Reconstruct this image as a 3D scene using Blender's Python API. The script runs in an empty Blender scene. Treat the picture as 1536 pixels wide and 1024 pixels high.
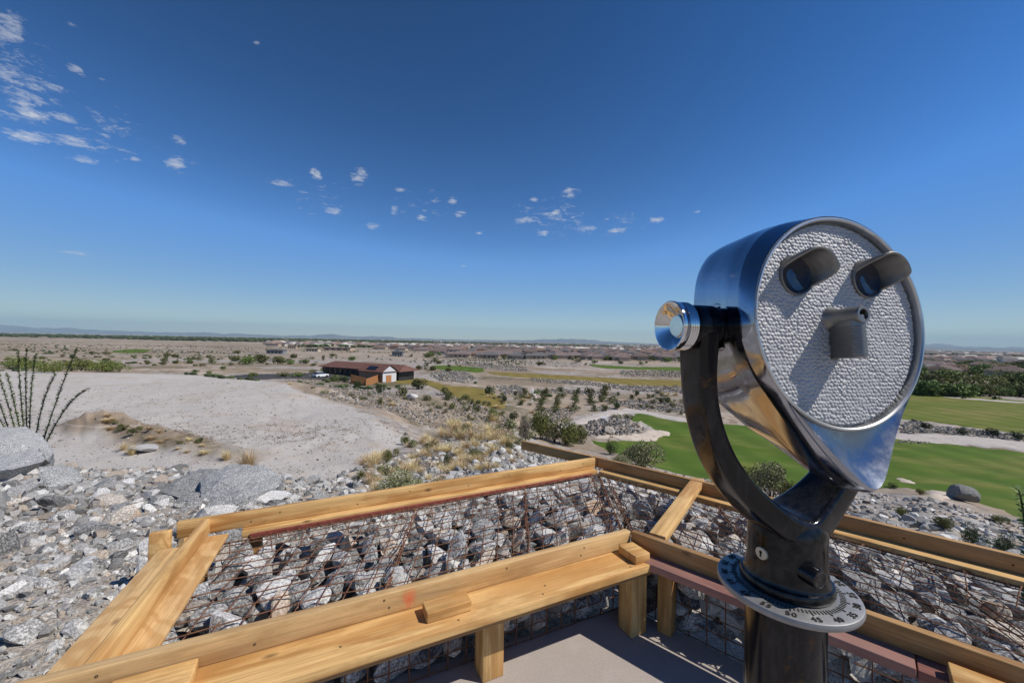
import bpy, bmesh, math, random
import numpy as np
from mathutils import Vector, Matrix, geometry, noise as mnoise
random.seed(7); rng = np.random.default_rng(7)
S = bpy.context.scene
COL = S.collection
R = math.radians
# ---------------------------------------------------------------- camera
F = 597.0; ROLL = R(1.08); H = 1.55
cam = bpy.data.objects.new('camera', bpy.data.cameras.new('camera')); COL.objects.link(cam)
cam.data.lens = 36 * F / 1536; cam.data.sensor_width = 36; cam.data.clip_start = .02; cam.data.clip_end = 90000
cam.location = (0, 0, H); cam.matrix_world = Matrix.Translation((0, 0, H)) @ Matrix.Rotation(R(90), 4, 'X') @ Matrix.Rotation(ROLL, 4, 'Z')
S.camera = cam
def ray(px, py):
    a = (px-768)/F; b = (py-512.5)/F; c, s = math.cos(ROLL), math.sin(ROLL)
    return c*a+s*b, -s*a+c*b          # x per metre of depth, drop per metre of depth
def at(px, py, z):
    u, v = ray(px, py); d = (H-z)/v
    return Vector((u*d, d, z))
# ---------------------------------------------------------------- materials
def newmat(name):
    m = bpy.data.materials.new(name); m.use_nodes = True
    nt = m.node_tree; b = nt.nodes['Principled BSDF']
    return m, nt, b
def N(nt, t, **kw):
    n = nt.nodes.new(t)
    for k, v in kw.items():
        if k.startswith('i_'):
            n.inputs[int(k[2:]) if k[2:].isdigit() else k[2:].replace('_', ' ')].default_value = v
        else: setattr(n, k, v)
    return n
def L(nt, a, b): nt.links.new(a, b)
def coords(nt, scale=(1, 1, 1), kind='Object'):
    t = N(nt, 'ShaderNodeTexCoord'); m = N(nt, 'ShaderNodeMapping'); m.inputs['Scale'].default_value = scale
    L(nt, t.outputs[kind], m.inputs['Vector']); return m.outputs['Vector']
def ramp(nt, fac, stops):
    r = N(nt, 'ShaderNodeValToRGB'); e = r.color_ramp.elements
    while len(e) < len(stops): e.new(.5)
    for k, (p, c) in enumerate(stops):
        e[k].position = p; e[k].color = (c, c, c, 1) if isinstance(c, (int, float)) else (*c, 1)
    L(nt, fac, r.inputs['Fac']); return r.outputs['Color']
def noise(nt, vec, scale, detail=4, rough=.55, dist=0):
    n = N(nt, 'ShaderNodeTexNoise'); n.inputs['Scale'].default_value = scale; n.inputs['Detail'].default_value = detail
    n.inputs['Roughness'].default_value = rough; n.inputs['Distortion'].default_value = dist
    if vec is not None: L(nt, vec, n.inputs['Vector'])
    return n.outputs['Fac']
def mix(nt, fac, a, b, mode='MIX'):
    n = N(nt, 'ShaderNodeMix', data_type='RGBA', blend_type=mode)
    for sock, v in ((n.inputs[0], fac), (n.inputs[6], a), (n.inputs[7], b)):
        if hasattr(v, 'links') or hasattr(v, 'is_linked'): L(nt, v, sock)
        elif isinstance(v, (int, float)): sock.default_value = v
        else: sock.default_value = (*v, 1)
    return n.outputs[2]
def mth(nt, op, a, b=None, c=None, clamp=False):
    n = N(nt, 'ShaderNodeMath', operation=op, use_clamp=clamp)
    for k, v in enumerate((a, b, c)):
        if v is None: continue
        if hasattr(v, 'is_linked'): L(nt, v, n.inputs[k])
        else: n.inputs[k].default_value = v
    return n.outputs[0]
def bump(nt, b, height, strength, dist=.01):
    n = N(nt, 'ShaderNodeBump'); n.inputs['Strength'].default_value = strength; n.inputs['Distance'].default_value = dist
    L(nt, height, n.inputs['Height']); L(nt, n.outputs['Normal'], b.inputs['Normal'])

def wood(name, c1, c2, paint=None, ply=False, rough=.62, weather=0.):
    m, nt, b = newmat(name)
    oi = N(nt, 'ShaderNodeObjectInfo'); tc = N(nt, 'ShaderNodeTexCoord')
    off = N(nt, 'ShaderNodeVectorMath', operation='MULTIPLY_ADD'); L(nt, oi.outputs['Random'], off.inputs[0])
    off.inputs[1].default_value = (37, 11, 5); L(nt, tc.outputs['Object'], off.inputs[2])
    mp = N(nt, 'ShaderNodeMapping'); mp.inputs['Scale'].default_value = (.55, 4.5, 4.5) if not ply else (2.0, 2.6, 2.6); L(nt, off.outputs[0], mp.inputs['Vector'])
    v = mp.outputs['Vector']
    # growth rings: distorted bands stretched along the board
    n0 = noise(nt, v, 1.6, 2, .5, .3)
    ringv = mth(nt, 'MULTIPLY', n0, 26. if not ply else 34.)
    ring = mth(nt, 'ADD', mth(nt, 'MULTIPLY', mth(nt, 'SINE', ringv), .5), .5)
    mp2 = N(nt, 'ShaderNodeMapping'); mp2.inputs['Scale'].default_value = (3, 160, 160); L(nt, off.outputs[0], mp2.inputs['Vector'])
    fib = noise(nt, mp2.outputs['Vector'], 1., 3, .6)
    big = noise(nt, off.outputs[0], 2.3, 3, .5)
    k = N(nt, 'ShaderNodeTexVoronoi'); k.inputs['Scale'].default_value = 1.; k.inputs['Randomness'].default_value = 1
    mp3 = N(nt, 'ShaderNodeMapping'); mp3.inputs['Scale'].default_value = (4.2, 9, 9); L(nt, off.outputs[0], mp3.inputs['Vector']); L(nt, mp3.outputs['Vector'], k.inputs['Vector'])
    kc = N(nt, 'ShaderNodeSeparateColor'); L(nt, k.outputs['Color'], kc.inputs[0])
    knot = mth(nt, 'MULTIPLY', ramp(nt, k.outputs['Distance'], [(.04, 1.), (.15, 0.)]), ramp(nt, kc.outputs[0], [(.45, 0.), (.46, 1.)]))
    c = mix(nt, ramp(nt, ring, [(.35, 0.), (.92, 1.)]), c1, c2)
    c = mix(nt, mth(nt, 'MULTIPLY', ramp(nt, fib, [(.35, 1.), (.6, 0.)]), .5), c, [x*.5 for x in c2])
    c = mix(nt, ramp(nt, big, [(.3, 0.), (.75, .45)]), c, [c1[0]*1.12, c1[1]*1.15, c1[2]*1.25])
    if weather:
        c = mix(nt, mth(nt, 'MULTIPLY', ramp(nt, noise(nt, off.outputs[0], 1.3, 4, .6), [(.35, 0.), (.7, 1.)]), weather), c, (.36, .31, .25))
    st = N(nt, 'ShaderNodeMapping'); st.inputs['Scale'].default_value = (2.2, 7, 7); L(nt, off.outputs[0], st.inputs['Vector'])
    c = mix(nt, mth(nt, 'MULTIPLY', ramp(nt, noise(nt, st.outputs['Vector'], 1.5, 5, .7), [(.48, 0.), (.72, 1.)]), .65), c, [x*.62 for x in c2])
    c = mix(nt, mth(nt, 'MULTIPLY', knot, .85), c, (.10, .045, .015))
    if paint:                                    # sprayed orange mark: (x, z, half width) in board coordinates
        sx = N(nt, 'ShaderNodeSeparateXYZ'); L(nt, tc.outputs['Object'], sx.inputs[0])
        dx = mth(nt, 'DIVIDE', mth(nt, 'SUBTRACT', sx.outputs[0], paint[0]), paint[2]); dz = mth(nt, 'DIVIDE', mth(nt, 'SUBTRACT', sx.outputs[2], paint[1]), .05)
        d = mth(nt, 'SQRT', mth(nt, 'ADD', mth(nt, 'MULTIPLY', dx, dx), mth(nt, 'MULTIPLY', dz, dz)))
        nn = noise(nt, tc.outputs['Object'], 70, 6, .8)
        msk = ramp(nt, mth(nt, 'ADD', d, mth(nt, 'MULTIPLY', mth(nt, 'SUBTRACT', nn, .5), 1.9)), [(.1, .8), (1.25, 0.)])
        side = mth(nt, 'LESS_THAN', sx.outputs[1], -.015)
        c = mix(nt, mth(nt, 'MULTIPLY', msk, side), c, (.72, .13, .05))
    L(nt, c, b.inputs['Base Color']); b.inputs['Roughness'].default_value = rough; b.inputs['Specular IOR Level'].default_value = .25
    hgt = mth(nt, 'ADD', mth(nt, 'MULTIPLY', fib, .6), mth(nt, 'MULTIPLY', ring, .25)); bump(nt, b, hgt, .35, .003)
    return m
M = {}
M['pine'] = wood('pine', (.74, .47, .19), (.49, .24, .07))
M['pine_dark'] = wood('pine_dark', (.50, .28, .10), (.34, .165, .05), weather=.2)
M['pine_grey'] = wood('pine_grey', (.50, .33, .16), (.40, .235, .095), weather=.5)
M['ply'] = wood('plywood', (.76, .50, .23), (.56, .31, .11), ply=True)
M['mauve'] = wood('stained_redwood', (.34, .15, .115), (.25, .10, .08), weather=.25)

def rock(name, base, dark, light, tan=None, scale=1., tint=False):
    m, nt, b = newmat(name)
    oi = N(nt, 'ShaderNodeObjectInfo'); tc = N(nt, 'ShaderNodeTexCoord')
    geo = N(nt, 'ShaderNodeNewGeometry')
    v = N(nt, 'ShaderNodeVectorMath', operation='MULTIPLY_ADD'); L(nt, oi.outputs['Random'], v.inputs[0]); v.inputs[1].default_value = (50, 30, 70)
    L(nt, geo.outputs['Position'], v.inputs[2]); v = v.outputs[0]
    sp = noise(nt, v, 90*scale, 3, .7); bg = noise(nt, v, 9*scale, 5, .65); vein = noise(nt, v, 6*scale, 3, .5, 2.5)
    c = mix(nt, ramp(nt, bg, [(.3, 0.), (.7, 1.)]), base, light)
    c = mix(nt, ramp(nt, sp, [(.42, .85), (.56, 0.)]), c, dark)
    c = mix(nt, ramp(nt, sp, [(.56, 0.), (.68, .7)]), c, [min(.8, x*1.7) for x in light])
    c = mix(nt, mth(nt, 'MULTIPLY', ramp(nt, vein, [(.485, 0.), (.5, 1.), (.515, 0.)]), .5), c, (.7, .69, .66))
    if tan: c = mix(nt, mth(nt, 'MULTIPLY', ramp(nt, noise(nt, v, 4*scale, 4, .6), [(.5, 0.), (.72, 1.)]), .8), c, tan)
    if tint:
        at_ = N(nt, 'ShaderNodeAttribute', attribute_name='tint'); c = mix(nt, 1., c, at_.outputs['Color'], 'MULTIPLY')
    else:
        br = N(nt, 'ShaderNodeHueSaturation'); L(nt, c, br.inputs['Color']); L(nt, mth(nt, 'ADD', mth(nt, 'MULTIPLY', oi.outputs['Random'], .5), .75), br.inputs['Value']); c = br.outputs[0]
    L(nt, c, b.inputs['Base Color']); b.inputs['Roughness'].default_value = .85; b.inputs['Specular IOR Level'].default_value = .2
    bump(nt, b, mth(nt, 'ADD', noise(nt, v, 40*scale, 5, .7), mth(nt, 'MULTIPLY', bg, 1.)), .8, .012/scale)
    return m
M['rock_grey'] = rock('grey_granite', (.335, .33, .32), (.13, .128, .125), (.48, .475, .465))
M['rock_dark'] = rock('dark_gneiss', (.18, .178, .172), (.065, .064, .062), (.31, .305, .295))
M['rock_white'] = rock('white_quartz_granite', (.60, .585, .56), (.33, .32, .31), (.70, .69, .66))
M['rock_tan'] = rock('tan_stained_granite', (.50, .43, .36), (.24, .21, .18), (.60, .55, .48), tan=(.46, .29, .16))
M['rubble'] = rock('rubble_stone', (.74, .74, .74), (.42, .42, .42), (.96, .96, .95), scale=1.3, tint=True)
M['farrubble'] = rock('weathered_far_rock', (.50, .48, .45), (.25, .24, .22), (.66, .63, .59), scale=.5, tint=True)
M['boulder'] = rock('banded_grey_boulder', (.36, .365, .355), (.14, .142, .14), (.50, .50, .485), scale=.8)

def metal(name, col, rough, rough2, spots=None, sp_lo=.5, sp_hi=.6, sp_metal=0., sp_rough=.6, bumpy=0., scale=1., streak=False):
    m, nt, b = newmat(name); v = coords(nt, (scale,)*3)
    n1 = noise(nt, v, 14, 6, .65); n2 = noise(nt, coords(nt, (30*scale, 30*scale, 3*scale) if streak else (scale,)*3), 1. if streak else 40, 5, .7)
    c = mix(nt, ramp(nt, n1, [(.35, 0.), (.7, 1.)]), col, [x*.8 for x in col])
    r = mth(nt, 'ADD', rough, mth(nt, 'MULTIPLY', ramp(nt, n1, [(.35, 0.), (.7, 1.)]), rough2-rough))
    met = 1.
    if spots:
        s = ramp(nt, mth(nt, 'ADD', mth(nt, 'MULTIPLY', n2, .5), mth(nt, 'MULTIPLY', noise(nt, v, 5, 5, .65), .5)), [(sp_lo, 0.), (sp_hi, 1.)])
        c = mix(nt, s, c, spots); r = mth(nt, 'ADD', r, mth(nt, 'MULTIPLY', s, sp_rough-rough))
        met = mth(nt, 'ADD', 1., mth(nt, 'MULTIPLY', s, sp_metal-1.)); L(nt, met, b.inputs['Metallic'])
    else: b.inputs['Metallic'].default_value = 1.
    L(nt, c, b.inputs['Base Color']); L(nt, r, b.inputs['Roughness'])
    if bumpy: bump(nt, b, noise(nt, v, 60, 4, .6), bumpy, .002)
    return m
M['chrome'] = metal('aged_chrome', (.40, .43, .50), .06, .14, spots=(.30, .31, .34), sp_lo=.52, sp_hi=.72, sp_metal=1., sp_rough=.3)
M['satin'] = metal('satin_brushed_steel', (.27, .30, .35), .20, .30, spots=(.22, .23, .25), sp_lo=.45, sp_hi=.65, sp_metal=1., sp_rough=.36)
M['bezel'] = metal('bezel_aluminium', (.62, .62, .61), .32, .42, spots=(.35, .35, .34), sp_lo=.56, sp_hi=.66, sp_metal=.6, sp_rough=.5, bumpy=.1)
M['cast'] = metal('cast_aluminium', (.60, .60, .60), .50, .60, bumpy=.25, scale=2.)
M['cup'] = metal('dull_cup_aluminium', (.27, .265, .255), .40, .55, bumpy=.3, scale=2.)
def worn(name, streak):
    m, nt, b = newmat(name); v = coords(nt); vs = coords(nt, (26, 26, 5) if streak else (9, 9, 9))
    n1 = noise(nt, vs, 1.3, 8, .72, .4); n2 = noise(nt, v, 6, 6, .7); n3 = noise(nt, v, 70, 5, .75)
    bl = ramp(nt, mth(nt, 'ADD', mth(nt, 'MULTIPLY', n1, .6), mth(nt, 'ADD', mth(nt, 'MULTIPLY', n2, .25), mth(nt, 'MULTIPLY', n3, .15))), [(.37, 0.), (.51, 1.)])
    ru = mth(nt, 'MULTIPLY', ramp(nt, noise(nt, v, 4, 6, .7, .3), [(.58, 0.), (.66, 1.)]), ramp(nt, n3, [(.42, 0.), (.58, 1.)]))
    c = mix(nt, bl, (.065, .061, .062), (.008, .008, .009)); c = mix(nt, mth(nt, 'MULTIPLY', ru, .8), c, (.20, .085, .025))
    L(nt, c, b.inputs['Base Color']); L(nt, mth(nt, 'SUBTRACT', .95, mth(nt, 'MAXIMUM', mth(nt, 'MULTIPLY', bl, .9), mth(nt, 'MULTIPLY', ru, .7))), b.inputs['Metallic'])
    L(nt, mth(nt, 'ADD', .06, mth(nt, 'MULTIPLY', n2, .12)), b.inputs['Roughness']); b.inputs['Specular IOR Level'].default_value = .35; bump(nt, b, mth(nt, 'ADD', n3, bl), .06, .001); return m
M['blackchrome'] = worn('worn_black_chrome', True)
M['blackgloss'] = metal('black_enamel_iron', (.024, .026, .030), .08, .16, spots=(.009, .009, .010), sp_lo=.44, sp_hi=.6, sp_metal=0., sp_rough=.22, bumpy=.08)
M['knobsteel'] = metal('bright_steel', (.70, .72, .74), .06, .1)
def simple(name, col, rough=.6, metallic=0., spec=.3, var=0., vscale=5., kind='Object'):
    m, nt, b = newmat(name); b.inputs['Roughness'].default_value = rough; b.inputs['Metallic'].default_value = metallic; b.inputs['Specular IOR Level'].default_value = spec
    if var:
        n = noise(nt, coords(nt, kind=kind), vscale, 5, .65)
        L(nt, mix(nt, ramp(nt, n, [(.3, 0.), (.7, 1.)]), [x*(1-var) for x in col], [min(1, x*(1+var)) for x in col]), b.inputs['Base Color'])
    else: b.inputs['Base Color'].default_value = (*col, 1)
    return m
M['dial'] = simple('worn_dial_aluminium', (.30, .295, .29), .5, .55, .4, .12, 60)
M['plate'] = simple('hammered_aluminium_paint', (.43, .43, .43), .58, .25, .3, .08, 30)
M['dialink'] = simple('dial_dark_paint', (.035, .033, .03), .6)
M['glass'] = simple('eyepiece_glass', (.012, .02, .04), .04, 0., 1.)
M['black'] = simple('dark_void', (.01, .01, .01), .9)
M['escutcheon'] = simple('cream_escutcheon', (.62, .54, .40), .5, .2, .3, .15, 60)
M['rust'] = simple('rusty_wire', (.165, .078, .045), .85, .0, .2, .5, 25)
M['red_wire'] = simple('red_primer_edge', (.25, .07, .05), .8, 0, .2, .3, 30)
def concrete():
    m, nt, b = newmat('broom_concrete'); v = coords(nt)
    c = mix(nt, noise(nt, v, 2.5, 5, .6), (.37, .32, .285), (.47, .415, .37))
    c = mix(nt, ramp(nt, noise(nt, v, 160, 3, .7), [(.35, .45), (.5, 0.)]), c, (.2, .17, .15))
    c = mix(nt, ramp(nt, noise(nt, v, 7, 6, .7), [(.55, 0.), (.75, .35)]), c, (.55, .50, .45))
    L(nt, c, b.inputs['Base Color']); b.inputs['Roughness'].default_value = .85
    bump(nt, b, noise(nt, v, 220, 3, .6), .3, .002); return m
M['concrete'] = concrete()
def leafmat(name, c1, c2, trans=.15):
    m, nt, b = newmat(name); a = N(nt, 'ShaderNodeAttribute', attribute_name='tint'); oi = N(nt, 'ShaderNodeObjectInfo')
    s = N(nt, 'ShaderNodeSeparateColor'); L(nt, a.outputs['Color'], s.inputs[0])
    c = mix(nt, s.outputs[0], c1, c2)
    h = N(nt, 'ShaderNodeHueSaturation'); L(nt, c, h.inputs['Color']); L(nt, mth(nt, 'ADD', mth(nt, 'MULTIPLY', oi.outputs['Random'], .5), .75), h.inputs['Value']); L(nt, mth(nt, 'ADD', mth(nt, 'MULTIPLY', oi.outputs['Random'], .03), .487), h.inputs['Hue'])
    L(nt, h.outputs[0], b.inputs['Base Color']); b.inputs['Roughness'].default_value = .7; b.inputs['Specular IOR Level'].default_value = .15
    return m
M['olive'] = leafmat('olive_leaf', (.07, .08, .028), (.19, .195, .075))
M['dkgreen'] = leafmat('dark_green_leaf', (.035, .052, .022), (.10, .135, .05))
M['treegreen'] = leafmat('tree_green_leaf', (.095, .135, .038), (.24, .30, .10))
M['brightgreen'] = leafmat('bright_green_leaf', (.065, .10, .018), (.19, .23, .06))
M['palegreen'] = leafmat('pale_grey_green_leaf', (.14, .14, .07), (.32, .31, .17))
M['deadtwig'] = leafmat('dead_grey_twig', (.13, .105, .085), (.27, .23, .18))
M['drygrass'] = leafmat('dry_grass_blade', (.42, .30, .15), (.72, .57, .34))
M['ocoleaf'] = leafmat('ocotillo_leaf', (.07, .10, .03), (.20, .25, .09))
M['hedgegreen'] = leafmat('palo_verde_crown', (.10, .125, .03), (.26, .29, .085))
M['padweed'] = leafmat('tan_weed', (.22, .17, .115), (.40, .31, .20))
M['palo'] = leafmat('palo_verde_leaf', (.075, .085, .02), (.20, .20, .065))
M['bark'] = simple('bark', (.10, .075, .055), .9, 0, .1, .3, 20)
M['ocotillo'] = simple('ocotillo_cane', (.10, .12, .06), .85, 0, .1, .4, 30)
def grassmat(name, a, bcol, patch, sc=.09):
    m, nt, b = newmat(name); v = coords(nt)
    n = noise(nt, v, sc, 5, .6, .4); n2 = noise(nt, v, sc*14, 4, .7)
    c = mix(nt, ramp(nt, n, [(.32, 0.), (.68, 1.)]), a, bcol)
    c = mix(nt, ramp(nt, noise(nt, coords(nt, (.35, 1., 1.)), sc*1.7, 5, .65, .6), [(.48, 0.), (.68, .85)]), c, patch)
    mow = N(nt, 'ShaderNodeTexWave'); mow.inputs['Scale'].default_value = .06; mow.inputs['Distortion'].default_value = .6
    L(nt, v, mow.inputs['Vector']); c = mix(nt, mth(nt, 'MULTIPLY', mow.outputs['Fac'], .38), c, [x*.6 for x in a])
    c = mix(nt, mth(nt, 'MULTIPLY', n2, .5), c, [x*.7 for x in a])
    L(nt, c, b.inputs['Base Color']); b.inputs['Roughness'].default_value = .9; b.inputs['Specular IOR Level'].default_value = .1; return m
M['fairway'] = grassmat('mown_green_turf', (.075, .135, .016), (.125, .185, .03), (.25, .225, .07))
M['fairway2'] = grassmat('dry_olive_turf', (.125, .165, .025), (.19, .20, .045), (.30, .235, .09))
M['fairway3'] = grassmat('dormant_brown_turf', (.24, .185, .05), (.29, .215, .065), (.20, .19, .05))
def sandmat(name, a, bcol, sc=1.):
    m, nt, b = newmat(name); v = coords(nt)
    c = mix(nt, noise(nt, v, .25*sc, 6, .65), a, bcol); c = mix(nt, ramp(nt, noise(nt, v, 2.2*sc, 4, .75), [(.4, .35), (.55, 0.)]), c, [x*.6 for x in a])
    L(nt, c, b.inputs['Base Color']); b.inputs['Roughness'].default_value = .95; b.inputs['Specular IOR Level'].default_value = .1; return m
M['bunker'] = sandmat('bunker_sand', (.52, .44, .36), (.62, .54, .45))
M['path'] = sandmat('gravel_path', (.45, .40, .36), (.56, .51, .46))
def groundmat():
    m, nt, b = newmat('desert_ground'); tc = N(nt, 'ShaderNodeTexCoord'); v = tc.outputs['Object']
    a = N(nt, 'ShaderNodeAttribute', attribute_name='zone'); s = N(nt, 'ShaderNodeSeparateColor'); L(nt, a.outputs['Color'], s.inputs[0])
    # desert soil
    c = mix(nt, ramp(nt, noise(nt, v, .03, 6, .65), [(.3, 0.), (.7, 1.)]), (.375, .285, .205), (.475, .385, .30))
    c = mix(nt, ramp(nt, noise(nt, v, .3, 6, .7), [(.5, 0.), (.68, .75)]), c, (.52, .46, .40))
    c = mix(nt, ramp(nt, noise(nt, v, .55, 5, .75), [(.56, 0.), (.66, .65)]), c, (.17, .13, .085))
    # rocky ground
    vo = N(nt, 'ShaderNodeTexVoronoi'); vo.inputs['Scale'].default_value = 1.4; L(nt, v, vo.inputs['Vector'])
    vs = N(nt, 'ShaderNodeSeparateColor'); L(nt, vo.outputs['Color'], vs.inputs[0])
    rk = ramp(nt, vs.outputs[0], [(0., (.10, .10, .105)), (.35, (.26, .26, .265)), (.6, (.40, .38, .36)), (.85, (.55, .54, .52)), (1., (.42, .33, .25))])
    rk = mix(nt, ramp(nt, noise(nt, v, 14, 5, .7), [(.4, .6), (.6, 0.)]), rk, (.28, .24, .20))
    rk = mix(nt, ramp(nt, noise(nt, v, .8, 5, .7), [(.45, 0.), (.6, .8)]), rk, (.40, .32, .25))
    far = mth(nt, 'MULTIPLY', ramp(nt, noise(nt, coords(nt, (.0035, .011, 1)), 1., 6, .7, .6), [(.34, 0.), (.56, 1.)]), .85)
    c = mix(nt, far, c, (.225, .178, .125))
    c = mix(nt, mth(nt, 'MULTIPLY', ramp(nt, noise(nt, coords(nt, (.006, .02, 1)), 1., 6, .75, .6), [(.53, 0.), (.62, 1.)]), .75), c, (.11, .105, .05))
    c = mix(nt, mth(nt, 'MULTIPLY', ramp(nt, noise(nt, coords(nt, (.005, .022, 1.3)), 1.7, 5, .7, .8), [(.55, 0.), (.64, 1.)]), .8), c, (.53, .46, .40))
    c = mix(nt, s.outputs[0], c, rk)
    # graded gravel pad
    pd = mix(nt, ramp(nt, noise(nt, v, .07, 6, .7, .5), [(.35, 0.), (.7, 1.)]), (.47, .44, .405), (.55, .51, .47))
    pd = mix(nt, ramp(nt, noise(nt, v, .16, 7, .75), [(.50, 0.), (.70, .7)]), pd, (.43, .34, .255))
    pd = mix(nt, ramp(nt, noise(nt, v, 2.6, 5, .8), [(.60, 0.), (.68, .75)]), pd, (.24, .18, .12))
    pd = mix(nt, ramp(nt, noise(nt, v, 8, 3, .7), [(.36, .5), (.48, 0.)]), pd, (.30, .275, .25))
    sp = N(nt, 'ShaderNodeSeparateXYZ'); L(nt, v, sp.inputs[0])
    for cx, cy, rad in ((-70, 20, 52), (-70, 20, 53.8), (-20, 95, 61), (-20, 95, 62.8), (-95, 70, 66), (-95, 70, 67.8), (-34, 10, 31), (-34, 10, 32.7)):
        wob = mth(nt, 'MULTIPLY', noise(nt, v, .12, 2, .5), 3.)
        dd = mth(nt, 'SQRT', mth(nt, 'ADD', mth(nt, 'POWER', mth(nt, 'SUBTRACT', sp.outputs[0], cx), 2.), mth(nt, 'POWER', mth(nt, 'SUBTRACT', sp.outputs[1], cy), 2.)))
        dd = mth(nt, 'ABSOLUTE', mth(nt, 'SUBTRACT', mth(nt, 'ADD', dd, wob), rad))
        pd = mix(nt, mth(nt, 'MULTIPLY', ramp(nt, dd, [(.12, .45), (.34, 0.)]), ramp(nt, noise(nt, v, .5, 4, .7), [(.4, 0.), (.6, 1.)])), pd, (.36, .305, .255))
    c = mix(nt, s.outputs[1], c, pd)
    # near fines between the stones
    nf = mix(nt, noise(nt, v, 3, 6, .7), (.38, .335, .285), (.52, .475, .42))
    nf = mix(nt, ramp(nt, noise(nt, v, 60, 4, .75), [(.42, .7), (.55, 0.)]), nf, (.15, .13, .11)); nf = mix(nt, ramp(nt, noise(nt, v, 90, 3, .7), [(.6, 0.), (.68, .8)]), nf, (.6, .58, .55))
    c = mix(nt, s.outputs[2], c, nf)
    L(nt, c, b.inputs['Base Color']); b.inputs['Roughness'].default_value = .95; b.inputs['Specular IOR Level'].default_value = .1
    bump(nt, b, mth(nt, 'ADD', noise(nt, v, 1.2, 6, .75), mth(nt, 'MULTIPLY', noise(nt, v, 25, 4, .7), .12)), .6, .18)
    return m
M['ground'] = groundmat()

# ---------------------------------------------------------------- object helpers
def tag(o, label=None, cat=None, group=None, kind=None):
    if label: o['label'] = label
    if cat: o['category'] = cat
    if group: o['group'] = group
    if kind: o['kind'] = kind
    return o
def link(name, me, parent=None, loc=None, rot=None):
    o = bpy.data.objects.new(name, me); COL.objects.link(o)
    if parent: o.parent = parent
    if loc is not None: o.location = loc
    if rot is not None: o.rotation_euler = rot
    return o
def empty(name, loc, rz=0.):
    o = bpy.data.objects.new(name, None); COL.objects.link(o); o.location = loc; o.rotation_euler = (0, 0, rz); o.empty_display_size = .1; return o
def npmesh(name, V, Fc, mats, smooth=False, tint=None, midx=None):
    """V (n,3); Fc (m,k) of one face size, or a list of such arrays"""
    me = bpy.data.meshes.new(name); V = np.asarray(V, np.float32)
    Fs = [np.asarray(f, np.int32) for f in (Fc if isinstance(Fc, list) else [Fc]) if len(f)]
    me.vertices.add(len(V)); me.vertices.foreach_set('co', V.ravel())
    nl = sum(f.size for f in Fs); me.loops.add(nl); me.loops.foreach_set('vertex_index', np.concatenate([f.ravel() for f in Fs]))
    tot = np.concatenate([np.full(len(f), f.shape[1]) for f in Fs]).astype(np.int32); st = np.concatenate([[0], np.cumsum(tot)[:-1]]).astype(np.int32)
    me.polygons.add(len(tot)); me.polygons.foreach_set('loop_start', st)
    try: me.polygons.foreach_set('loop_total', tot)
    except Exception: pass
    me.polygons.foreach_set('use_smooth', np.full(len(tot), smooth))
    for m in (mats if isinstance(mats, (list, tuple)) else [mats]): me.materials.append(m)
    if midx is not None: me.polygons.foreach_set('material_index', np.asarray(midx, np.int32))
    if tint is not None:
        t = np.asarray(tint, np.float32)
        if t.ndim == 1: t = np.stack([t, t, t], 1)
        ca = me.color_attributes.new('tint', 'FLOAT_COLOR', 'POINT'); ca.data.foreach_set('color', np.concatenate([t, np.ones((len(t), 1), np.float32)], 1).ravel())
    me.update(calc_edges=True); me.validate(); return me
class MB:
    def __init__(s): s.v = []; s.f = []
    def add(s, vs, fs):
        o = len(s.v); s.v += [tuple(v) for v in vs]; s.f += [tuple(i+o for i in f) for f in fs]
    def box(s, x0, x1, y0, y1, z0, z1):
        s.add([(x, y, z) for z in (z0, z1) for y in (y0, y1) for x in (x0, x1)], [(0, 2, 3, 1), (4, 5, 7, 6), (0, 1, 5, 4), (2, 6, 7, 3), (0, 4, 6, 2), (1, 3, 7, 5)])
    def loft(s, rings, close=True, cap0=True, cap1=True):
        n = len(rings[0]); o = len(s.v)
        for r_ in rings: s.v += [tuple(p) for p in r_]
        for k in range(len(rings)-1):
            for i in range(n if close else n-1):
                j = (i+1) % n; s.f.append((o+k*n+i, o+k*n+j, o+(k+1)*n+j, o+(k+1)*n+i))
        if cap0: s.f.append(tuple(o+i for i in reversed(range(n))))
        if cap1: s.f.append(tuple(o+(len(rings)-1)*n+i for i in range(n)))
    def tube(s, pts, r, n=5, cap=True):
        pts = [Vector(p) for p in pts]; rings = []
        for k, p in enumerate(pts):
            d = (pts[min(k+1, len(pts)-1)]-pts[max(k-1, 0)]).normalized()
            a = d.cross(Vector((0, 0, 1)) if abs(d.z) < .9 else Vector((1, 0, 0))).normalized(); b_ = d.cross(a)
            rr = r[k] if isinstance(r, (list, tuple)) else r
            rings.append([p+(a*math.cos(t)+b_*math.sin(t))*rr for t in [2*math.pi*i/n for i in range(n)]])
        s.loft(rings, True, cap, cap)
    def lathe(s, prof, n=48, cx=0, cy=0):
        s.loft([[(cx+r*math.cos(2*math.pi*i/n), cy+r*math.sin(2*math.pi*i/n), z) for i in range(n)] for r, z in prof])
    def mesh(s, name, mat, smooth=False, bevel=0., seg=2, auto=None):
        me = bpy.data.meshes.new(name); me.from_pydata(s.v, [], s.f); me.materials.append(mat)
        bm = bmesh.new(); bm.from_mesh(me)
        bmesh.ops.recalc_face_normals(bm, faces=bm.faces)
        if bevel: bmesh.ops.bevel(bm, geom=list(bm.edges), offset=bevel, segments=seg, affect='EDGES', profile=.5)
        for f in bm.faces: f.smooth = smooth or bool(bevel)
        if auto is not None:
            for e in bm.edges: e.smooth = (not e.is_manifold) or e.calc_face_angle(0) < auto
            for f in bm.faces: f.smooth = True
        bm.to_mesh(me); bm.free(); me.update(); return me
    def build(s, name, mat, parent=None, loc=None, rot=None, **kw): return link(name, s.mesh(name, mat, **kw), parent, loc, rot)

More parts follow.
